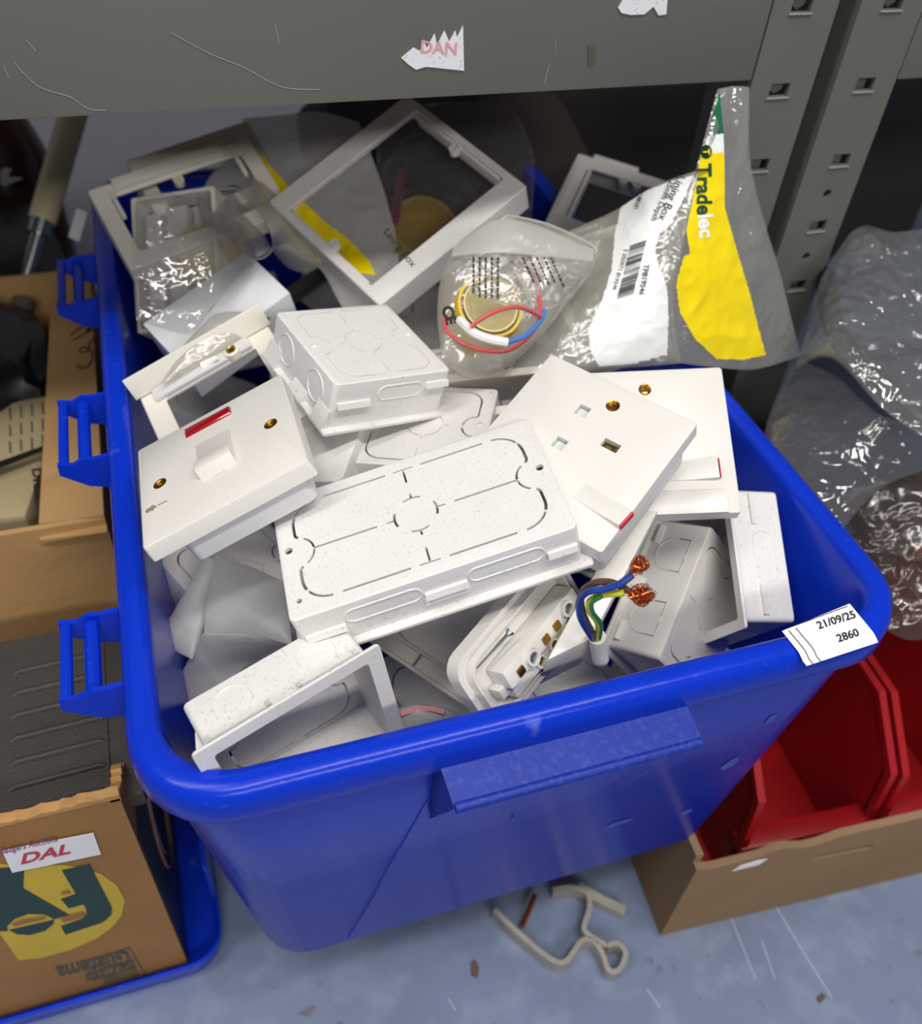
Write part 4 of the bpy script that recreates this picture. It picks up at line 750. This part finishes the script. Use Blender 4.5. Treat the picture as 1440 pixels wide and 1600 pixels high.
def sheetmesh(sides, nu, nv, amp=.002, thick=0, sd=1, mfn=None, layers=2, sag=0, edge=1.0):
    G = coons(*[[yz(*p) for p in s] for s in sides], nu, nv); n0 = ((G[nu]-G[0]).cross(G[-nu-1]-G[0])).normalized()
    if n0.dot(CAM-G[len(G)//2]) < 0: n0 = -n0
    mb = MB(); top = []
    for k in range(layers):
        vs = []
        for j in range(nv+1):
            for i in range(nu+1):
                u, v = i/nu, j/nv; p = G[j*(nu+1)+i]; e = min(u, 1-u, v, 1-v); w_ = min(1, e/.12)**.6
                h_ = thick*(math.sin(math.pi*u)*math.sin(math.pi*v))**.5 if thick else 0
                a = crumple(p, sd+k*4)*amp*(edge*.3+(1-edge*.3)*w_)
                vs.append(p+n0*((h_+a) if k == 0 else (-h_*.6+a*w_-.0006)))
        fs = []; ms = []
        for j in range(nv):
            for i in range(nu):
                a = j*(nu+1)+i; fs.append((a, a+1, a+nu+2, a+nu+1))
        b = len(mb.v); mb.v += vs; mb.f += [tuple(b+i for i in f) for f in fs]
        for f in fs:
            if mfn and k == 0: c = (vs[f[0]]+vs[f[2]])/2; ms.append(mfn(*proj(c)))
            else: ms.append(0)
        mb.m += ms
        if k == 0: top = (vs, fs)
    return mb, BVHTree.FromPolygons([tuple(v) for v in top[0]], top[1])
def yz(x, y, q, mode='y'):
    """q>0: a depth Y into the scene; q<0: a height -q"""
    if q > 5:   # q-10: how far behind the leaning frame the point lies
        M = POSE['big_frame']; n = Vector((M[0][0][2], M[0][1][2], M[0][2][2])); c = Vector(M[1]); d = ray(x, y); return CAM+d*((c-CAM).dot(n)/d.dot(n))+d.normalized()*(q-10)
    return ony(x, y, q) if q > 0 else onz(x, y, -q)
def onbvh(bvh, off=.0005, fb=.45):
    def f(x, y):
        d = ray(x, y).normalized(); h = bvh.ray_cast(CAM, d)
        if h[0] is None: return ony(x, y, fb)
        n = h[1] if h[1].dot(d) < 0 else -h[1]
        return h[0]-d*off
    return f
def subdiv_text(body, size, org, u, v, fn, bold=0): return ptext(body, size, org, u, v, fn, bold)
# --- the large printed bag at the right
pb = thing('printed_bag', 'large clear bag with yellow print and a white barcode panel, at the back right', 'bag', Matrix.Translation(onz(1040, 560, .25)))
YP = [(1131, 238), (1132, 325), (1155, 405), (1172, 461), (1184, 511), (1196, 554), (1162, 562), (1120, 561), (1086, 530), (1062, 488), (1056, 443), (1068, 401), (1078, 396), (1072, 360), (1085, 290), (1096, 240)]
GP = [(1124, 138), (1130, 209), (1106, 211), (1113, 180)]; WP = [(1106, 211), (1130, 209), (1131, 238), (1096, 240)]
def pm(x, y): return 1 if inpoly(x, y, YP) else 2 if inpoly(x, y, GP) else 3 if inpoly(x, y, WP) else 0
flap, fb_ = sheetmesh(([(1060, 567, .405), (1110, 573, .405), (1180, 577, .41), (1250, 556, .42)], [(1250, 556, .42), (1222, 440, .44), (1195, 350, .455), (1172, 255, .465), (1170, 136, .485)], [(1122, 139, .485), (1146, 135, .486), (1170, 136, .485)], [(1060, 567, .405), (1048, 500, .415), (1060, 400, .43), (1082, 290, .455), (1105, 200, .47), (1122, 139, .485)]), 110, 240, .0032, .002, 2, pm)
absb(flap, 'printed_flap', [FILMF, BYEL, BGRN, BWHT], pb, fix=False, smooth=60)
FLp = onbvh(fb_, .0006)
LP_ = [(971, 315), (960, 370), (955, 422), (940, 470), (919, 516), (922, 548), (936, 573), (985, 570), (1042, 554), (1044, 500), (1042, 450), (1030, 420), (1023, 388), (1030, 365), (1044, 353), (1060, 325), (1085, 273), (1050, 283), (1010, 297)]
def pm2(x, y): return 1 if inpoly(x, y, LP_) else 0
pouch, pbv = sheetmesh(([(796, 588, -.272), (850, 584, -.272), (940, 578, -.275), (1064, 567, .405)], [(1064, 567, .405), (1052, 480, .418), (1066, 390, .432), (1092, 265, .458)], [(862, 372, .50), (950, 335, .49), (1020, 292, .475), (1092, 265, .458)], [(796, 588, -.272), (820, 520, .45), (845, 440, .475), (862, 372, .50)]), 130, 110, .004, .012, 3, pm2)
absb(pouch, 'pouch', [FILMH, BWHT], pb, fix=False, smooth=60)
PU = onbvh(pbv, .0006)
m = MB()
o_, uu, vv = Vector((972, 380)), Vector((-.30, .955)), Vector((.955, .30))   # barcode: bars run across, stacked down the panel
random.seed(9); s = 0
while s < 86:
    wd = random.choice((.8, .8, 1.4, 2.2)); a = Vector((984, 384))+Vector((-.24, .97))*s; q = [a, a+Vector((26, -9))*1.0, a+Vector((26, -9))+Vector((-.24, .97))*wd, a+Vector((-.24, .97))*wd]
    quadsheet(m, q, PU, 4, 1); s += wd+random.choice((.9, .9, 1.6, 2.2))
v, f = ptext('5 050971 819546', 9.5, (975, 388), (-.28, .96), (.96, .28), PU); m.add(v, f)
v, f = ptext('TP819546', 12, (1006, 412), (-.16, .98), (.98, .16), PU, .01); m.add(v, f)
v, f = ptext('Lining Box', 18, (1060, 272), (-.42, .9), (.9, .42), PU, .0); m.add(v, f)
v, f = ptext('25mm Depth', 13, (1046, 280), (-.42, .9), (.9, .42), PU, .0); m.add(v, f)
v, f = ptext('Use by: TP8181', 9, (998, 300), (-.3, .95), (.95, .3), PU, .0) if False else ptext('TP8181', 9, (998, 300), (-.3, .95), (.95, .3), PU, .0); m.add(v, f)
absb(m, 'barcode_print', INK, pb, fix=False)
v, f = ptext('Trade', 33, (1088, 256), (.02, 1), (1, -.02), FLp, .03); absb(MB().add(v, f), 'green_lettering', DGRN, pb, fix=False)
v, f = ptext('lec', 33, (1090, 335), (.09, .99), (.99, -.09), FLp, .03); absb(MB().add(v, f), 'white_lettering', WHT, pb, fix=False)
m = MB(); n = 20; cvs = [FLp(1103+9*math.cos(k*math.pi/10), 237+11*math.sin(k*math.pi/10)) for k in range(n)]; m.add(cvs, [tuple(range(n))]); absb(m, 'round_emblem', DGRN, pb, fix=False)
FL2 = onbvh(fb_, .0012); v, f = ptext('T', 15, (1098, 233), (.05, 1), (1, -.05), FL2, .03); absb(MB().add(v, f), 'emblem_letter', BYEL, pb, fix=False)
# --- bag with yellow lampholder-like cup, wires and CE mark
cb = thing('small_part_bag', 'clear bag holding a yellow cup with red and blue wires, right of centre', 'bag', Matrix.Translation(onz(770, 580, .27)))
bagm, bb = sheetmesh(([(690, 560, -.300), (730, 590, -.285), (790, 575, -.285), (850, 520, -.30)], [(850, 520, -.30), (890, 470, -.31), (925, 425, -.325), (928, 388, -.335)], [(708, 388, -.335), (755, 355, -.345), (792, 340, -.35), (860, 355, -.345), (928, 388, -.335)], [(690, 560, -.30), (683, 490, -.31), (690, 430, -.325), (708, 388, -.335)]), 70, 70, .004, .016, 5)
absb(bagm, 'bag_film', FILMH, cb, fix=False, smooth=60); CBF = onbvh(bb, .0005)
absb(MB().tube([onz(x, y, z) for x, y, z in cr([(706, 386, .338), (755, 362, .347), (786, 341, .353), (800, 338, .353), (860, 352, .348), (926, 384, .338), (930, 396, .336)], 6)], .0007, 6), 'folded_mouth_edge', FILMM, cb)
mm = MB()
sheet2, _ = sheetmesh(([(705, 400, -.337), (790, 395, -.346), (925, 408, -.334)], [(925, 408, -.334), (928, 390, -.336)], [(708, 386, -.338), (790, 340, -.353), (928, 386, -.337)], [(705, 400, -.337), (708, 386, -.338)]), 40, 12, .001, .003, 6); absb(sheet2, 'milky_mouth_fold', FILMM, cb, fix=False)
v, f = ptext('CE', 24, (690, 480), (.25, .97), (.97, -.25), CBF, .05); mm.add(v, f)
for k in range(5):   # the small print lines of the bag, too fine to read
    random.seed(k); s = 0
    while s < 62:
        wl = random.uniform(3, 9); a = Vector((738+k*9.5, 402+s)); quadsheet(mm, [a, a+Vector((3.2, 0)), a+Vector((3.2, wl)), a+Vector((0, wl))], CBF, 1, 1); s += wl+1.8
    s = 0
    while s < 50:
        wl = random.uniform(3, 9); a = Vector((815+k*11+s*.35, 402+s*.8)); quadsheet(mm, [a, a+Vector((3, 0)), a+Vector((3+wl*.35, wl*.8)), a+Vector((wl*.35, wl*.8))], CBF, 1, 1); s += wl+2
absb(mm, 'bag_print', INK, cb, fix=False)
def cup(name, label, c, ax, r, h_, mt, parts=()):
    t = thing(name, label, 'cup', Matrix.Translation(c)); q = Vector(ax)
    m = MB().lathe([(r*.9, -h_), (r, -h_+.002), (r, -.003), (r*.96, 0), (r*.88, 0), (r*.86, -.004), (r*.8, -h_*.5), (.0001, -h_*.5)], (0, 0, 0), q, 36); m.build('cup_body', mt, t); return t
cp = cup('yellow_cup', 'yellow round plastic cup inside the clear bag with red and blue wires', onz(766, 478, .318), (.05, -.55, .83), .0205, .030, YPLAS)
MB().lathe([(.0165, 0), (.0165, .0006), (.0155, .0006), (.0155, 0)], (0, 0, 0), (.05, -.55, .83), 30).build('cup_ring', YPALE, cp)
def wires(name, lab, P, r, mt, group=None): o = MB().tube([onz(*p) for p in cr([Vector(p) for p in P], 7)], r, 8).build(name, mt); tag(o, lab, 'wire', group)
wires('red_wire', 'red wire looped round the yellow cup in the clear bag', [(810, 400, .325), (835, 440, .322), (842, 500, .315), (800, 545, .308), (745, 545, .306), (700, 520, .308), (695, 490, .312)], .0013, RWIRE)
wires('pink_red_wire', 'shorter red wire arching over the yellow cup in the clear bag', [(735, 510, .326), (770, 488, .333), (810, 480, .333), (845, 495, .322)], .0012, RWIRE)
wires('blue_wire', 'light blue wire end on the right of the yellow cup in the clear bag', [(792, 534, .318), (820, 525, .318), (845, 500, .320), (850, 485, .322)], .0015, LBWIRE)
wires('white_sleeve', 'white cable sleeve below the yellow cup in the clear bag', [(718, 500, .322), (740, 520, .322), (765, 530, .320), (792, 535, .318)], .0027, WWIRE)
# --- bags behind the big frame
vb = thing('yellow_print_bag', 'milky bag with a curved yellow stripe behind the big square frame', 'bag', Matrix.Translation(onz(470, 400, .24)))
YB1 = [(390, 222), (400, 232), (440, 280), (500, 340), (545, 375), (575, 405), (586, 430), (540, 420), (495, 408), (455, 375), (420, 330), (398, 290)]
vm, vbv = sheetmesh(([(402, 330, 10.03), (450, 390, 10.03), (500, 420, 10.028), (545, 490, 10.025), (612, 490, 10.025)], [(612, 490, 10.025), (622, 400, 10.03), (600, 300, 10.035), (560, 190, 10.035)], [(378, 185, 10.05), (440, 180, 10.04), (500, 175, 10.035), (560, 190, 10.035)], [(402, 330, 10.03), (392, 280, 10.04), (385, 230, 10.045), (378, 185, 10.05)]), 110, 110, .004, .004, 8, lambda x, y: 1 if inpoly(x, y, YB1) else 0)
absb(vm, 'bag_film', [FILMM, BYEL], vb, fix=False, smooth=60); VF = onbvh(vbv, .0006)
v, f = ptext('Lining Box', 17, (598, 362), (.62, .78), (.78, -.62), VF); absb(MB().add(v, f), 'bag_print', INK, vb, fix=False)
yb2 = thing('clear_bag', 'clear bag with a yellow disc and red tube, seen through the big square frame', 'bag', Matrix.Translation(onz(690, 400, .24)))
wm, wbv = sheetmesh(([(628, 440, 10.035), (680, 445, 10.035), (760, 400, 10.04), (830, 340, 10.04)], [(830, 340, 10.04), (835, 280, 10.045), (830, 230, 10.05), (800, 165, 10.05)], [(590, 190, 10.05), (660, 165, 10.05), (730, 160, 10.05), (800, 165, 10.05)], [(628, 440, 10.035), (605, 350, 10.04), (590, 270, 10.045), (590, 190, 10.05)]), 70, 70, .005, .006, 9)
absb(wm, 'bag_film', FILMD, yb2, fix=False, smooth=60)
cup('yellow_cup', 'yellow round cup seen through the opening of the big square frame', yz(664, 352, 10.065), (.0, -.5, .85), .026, .03, YPLAS)
wires('red_sleeve', 'dark red sleeve tube behind the big square frame', [(616, 345, .288), (622, 310, .295), (628, 268, .300)], .0034, mat('dark_red', (150, 30, 60), .4))
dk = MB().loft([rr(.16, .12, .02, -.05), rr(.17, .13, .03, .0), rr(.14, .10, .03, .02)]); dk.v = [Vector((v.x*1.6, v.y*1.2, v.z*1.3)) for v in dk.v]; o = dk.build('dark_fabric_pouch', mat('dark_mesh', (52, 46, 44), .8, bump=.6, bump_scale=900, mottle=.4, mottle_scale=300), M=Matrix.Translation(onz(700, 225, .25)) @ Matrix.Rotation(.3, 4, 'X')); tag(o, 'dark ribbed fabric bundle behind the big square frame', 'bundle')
# --- open milky bag, top left
ob = thing('open_milky_bag', 'open-mouthed milky bag with a red wire inside, left of the yellow striped bag', 'bag', Matrix.Translation(onz(400, 400, .24)))
R1 = [(308, 312), (322, 302), (350, 295), (372, 296), (395, 318), (415, 345), (426, 372), (424, 392), (405, 405), (385, 398), (350, 366), (320, 348)]
mouth = resamp([onz(x, y, .285+(.010 if i < 6 else 0)) for i, (x, y) in enumerate(R1+[R1[0]])], 47); cM = sum(mouth, Vector())/len(mouth)
ends = resamp([onz(x, y, .262) for x, y in [(392, 262), (400, 250), (440, 290), (470, 330), (500, 370), (520, 410), (522, 425), (500, 430), (460, 425), (430, 400), (400, 340), (392, 300), (392, 262)]], 47)
m = MB(); rings = []
for k in range(14):
    t_ = k/13; rings.append([a.lerp(b, t_**1.2)+Vector((0, 0, .012*math.sin(math.pi*t_)+.004*crumple(a.lerp(b, t_), 3))) for a, b in zip(mouth, ends)])
m.loft(rings, False, False); absb(m, 'bag_film', FILMM, ob, fix=False, smooth=70)
absb(MB().tube(mouth[:-1], .0007, 6, closed=True), 'mouth_rim', FILMM, ob)
wires('red_wire', 'red wire end inside the open milky bag at the top left', [(358, 348, .28), (380, 345, .278), (410, 342, .272)], .0016, RWIRE)
# --- clear sleeve over the pale box, round thing beside it
cs = thing('clear_sleeve', 'shiny clear sleeve wrapped over the pale box at the left back', 'bag', Matrix.Translation(onz(290, 500, .25)))
sm_, _ = sheetmesh(([(212, 500, -.285), (260, 515, -.28), (300, 520, -.28), (330, 480, -.285)], [(330, 480, -.285), (385, 430, -.285), (400, 400, -.29), (380, 350, -.30)], [(215, 300, -.345), (260, 300, -.345), (320, 320, -.33), (380, 350, -.30)], [(212, 500, -.285), (208, 430, -.30), (208, 360, -.325), (215, 300, -.345)]), 70, 70, .006, .008, 12)
absb(sm_, 'sleeve_film', FILMD, cs, fix=False, smooth=60)
cup('pale_yellow_cup', 'pale yellow round cup in the clear sleeve, above the glossy white carton', onz(326, 390, .272), (-.1, -.4, .9), .026, .02, YPALE)
mx = MB().box(-24, -12, -38, 38, -20, -4).box(-8, 8, -30, 42, -18, -6).box(12, 26, -20, 36, -20, -8); o = mx.build('white_moulding', PVC, scale=.001, bevel=1, M=pose('clear_pack', 0, 0, 0)); tag(o, 'white moulded blocks under the clear sleeve at the left back', 'moulding')
# --- small clear bag of plugs above the frame with the brass screw
pg = thing('plug_bag', 'small clear bag of white plugs between the glossy carton and the curved flange', 'bag', Matrix.Translation(onz(330, 560, .24)))
sm_, _ = sheetmesh(([(248, 606, -.262), (300, 580, -.265), (360, 550, -.27), (425, 518, -.27)], [(425, 518, -.27), (412, 500, -.275), (400, 492, -.28)], [(310, 515, -.28), (335, 492, -.285), (370, 488, -.285), (400, 492, -.28)], [(248, 606, -.262), (275, 560, -.27), (290, 535, -.275), (310, 515, -.28)]), 60, 40, .004, .010, 14)
absb(sm_, 'bag_film', FILMH, pg, fix=False, smooth=60)
for i, (x, y) in enumerate(((300, 555), (322, 548), (345, 530), (318, 572), (385, 520))):
    a = onz(x, y, .268); o = MB().tube([a, a+Vector((.004*math.cos(i*2), .004*math.sin(i*2), .003))*2.2], [.003, .0016], 8).build('white_plug', WHT); tag(o, 'small white plug in the clear bag above the curved flange', 'plug', 'white plugs in the small bag')
# --- milky folded bag, front left
mb_ = thing('milky_bag', 'empty folded milky bag tucked in the tub\'s front left, below the switch', 'bag', Matrix.Translation(onz(350, 1000, .16)))
a1, _ = sheetmesh(([(318, 992, -.205), (380, 990, -.21), (456, 1008, -.212)], [(456, 1008, -.212), (450, 960, -.218), (442, 908, -.222)], [(338, 868, -.222), (390, 885, -.224), (442, 908, -.222)], [(318, 992, -.205), (322, 940, -.213), (338, 868, -.222)]), 40, 40, .0015, .003, 16)
a2, _ = sheetmesh(([(270, 1098, -.17), (290, 1100, -.172), (350, 1070, -.18)], [(350, 1070, -.18), (400, 1030, -.19), (456, 1004, -.208)], [(316, 990, -.206), (380, 990, -.212), (456, 1004, -.208)], [(270, 1098, -.17), (285, 1050, -.18), (316, 990, -.206)]), 40, 40, .002, .002, 17)
a3, _ = sheetmesh(([(249, 993, -.20), (272, 1015, -.196), (300, 1030, -.194)], [(300, 1030, -.194), (316, 985, -.2), (340, 880, -.218)], [(320, 872, -.218), (330, 872, -.219), (340, 880, -.218)], [(249, 993, -.2), (280, 940, -.207), (320, 872, -.218)]), 40, 40, .0015, .002, 18)
for k, a in enumerate((a1, a2, a3)): absb(a, 'folded_layer', FILMM, mb_, fix=False, smooth=60)
# --- bag at the front rim
fbg = thing('rim_bag', 'small hazy bag with a pink stripe just showing above the front rim', 'bag', Matrix.Translation(onz(650, 1130, .19)))
a, bv_ = sheetmesh(([(585, 1142, -.19), (650, 1135, -.185), (720, 1115, -.19)], [(720, 1115, -.19), (705, 1110, -.197), (690, 1107, -.2)], [(610, 1112, -.2), (650, 1101, -.205), (690, 1107, -.2)], [(585, 1142, -.19), (595, 1128, -.195), (610, 1112, -.2)]), 40, 30, .003, .008, 19)
absb(a, 'bag_film', FILMM, fbg, fix=False, smooth=60)
absb(MB().tube([onz(x, y, .204) for x, y in ((625, 1116), (650, 1108), (675, 1108), (694, 1113))], .0016, 6), 'pink_stripe', REDI2, fbg)
# ------------------------------------------------------------------ plastic and cable at the right
rc = thing('black_cable', 'thick black cable curving down through the clear plastic at the right', 'cable', Matrix.Translation(onz(1370, 600, .2)))
absb(MB().tube([onz(x, y, z) for x, y, z in cr([(1290, 430, .27), (1300, 500, .27), (1325, 550, .27), (1370, 600, .265), (1450, 665, .25)], 8)], .0075, 14), 'cable_sheath', RUB, rc)
dc = thing('dark_device', 'dark blue-grey plastic housing with a small hole, under clear plastic at the right', 'device', Matrix.Translation(onz(1300, 650, .14)))
c8 = [onz(x, y, z) for x, y, z in ((1196, 700, .215), (1275, 860, .20), (1500, 760, .20), (1500, 520, .225), (1250, 555, .225))]
hz = Vector((0, 0, .05)); m = MB(); L_ = len(c8); m.loft([[p-hz for p in c8], [p for p in c8]]); o = absb(m, 'housing', mat('slate_plastic', (40, 44, 60), .4), dc, smooth=30)
hp = onz(1260, 643, .219); absb(MB().lathe([(.0035, 0), (.0035, .0012), (.0022, .0014), (.002, .0002)], hp, (0, 0, 1), 16), 'round_hole', BLACK, dc)
sl = thing('clear_polythene_sheet', 'crumpled clear polythene bulging up at the right edge above the black cable', 'bag', Matrix.Translation(onz(1370, 500, .2)))
a, _ = sheetmesh(([(1243, 575, -.262), (1300, 560, -.285), (1380, 640, -.275), (1470, 700, -.27)], [(1470, 700, -.27), (1480, 560, -.285), (1480, 450, -.30), (1480, 350, -.31)], [(1325, 368, -.31), (1350, 356, -.315), (1400, 362, -.315), (1480, 350, -.31)], [(1243, 575, -.262), (1262, 510, -.275), (1285, 430, -.29), (1325, 368, -.31)]), 120, 120, .011, .006, 21)
absb(a, 'sheet_layers', FILMG, sl, fix=False, smooth=60)
s2 = thing('clear_polythene_sheet', 'clear polythene sheet stretched over the dark housing beside the tub\'s right rim', 'bag', Matrix.Translation(onz(1330, 760, .2)))
a, _ = sheetmesh(([(1272, 868, -.222), (1300, 845, -.226), (1380, 760, -.236), (1480, 725, -.24)], [(1480, 725, -.24), (1480, 690, -.245), (1470, 660, -.25)], [(1240, 560, -.245), (1300, 585, -.255), (1380, 650, -.262), (1470, 660, -.25)], [(1272, 868, -.222), (1230, 790, -.228), (1192, 690, -.236), (1240, 560, -.245)]), 110, 90, .006, .004, 23)
absb(a, 'sheet_layers', FILMD, s2, fix=False, smooth=60)
s3 = thing('brown_tinted_bag', 'brownish clear bag at the right edge beside the tub\'s front right corner', 'bag', Matrix.Translation(onz(1400, 900, .1)))
a, _ = sheetmesh(([(1385, 985, -.17), (1420, 1000, -.165), (1460, 995, -.165), (1500, 980, -.165)], [(1500, 980, -.165), (1500, 860, -.2), (1490, 720, -.215)], [(1285, 790, -.2), (1340, 760, -.215), (1400, 738, -.225), (1490, 720, -.215)], [(1385, 985, -.17), (1370, 900, -.185), (1330, 840, -.195), (1285, 790, -.2)]), 90, 90, .010, .012, 25)
absb(a, 'bag_film', FILMB, s3, fix=False, smooth=60)
b = blob('brown_bundle', (.50/1, .415, .15), (.085, .075, .045), mat('dull_brown_bundle', (74, 62, 50), .7, mottle=.5, mottle_scale=30), .3); tag(b, 'dull brown bundle inside the tinted bag at the right edge', 'bundle')
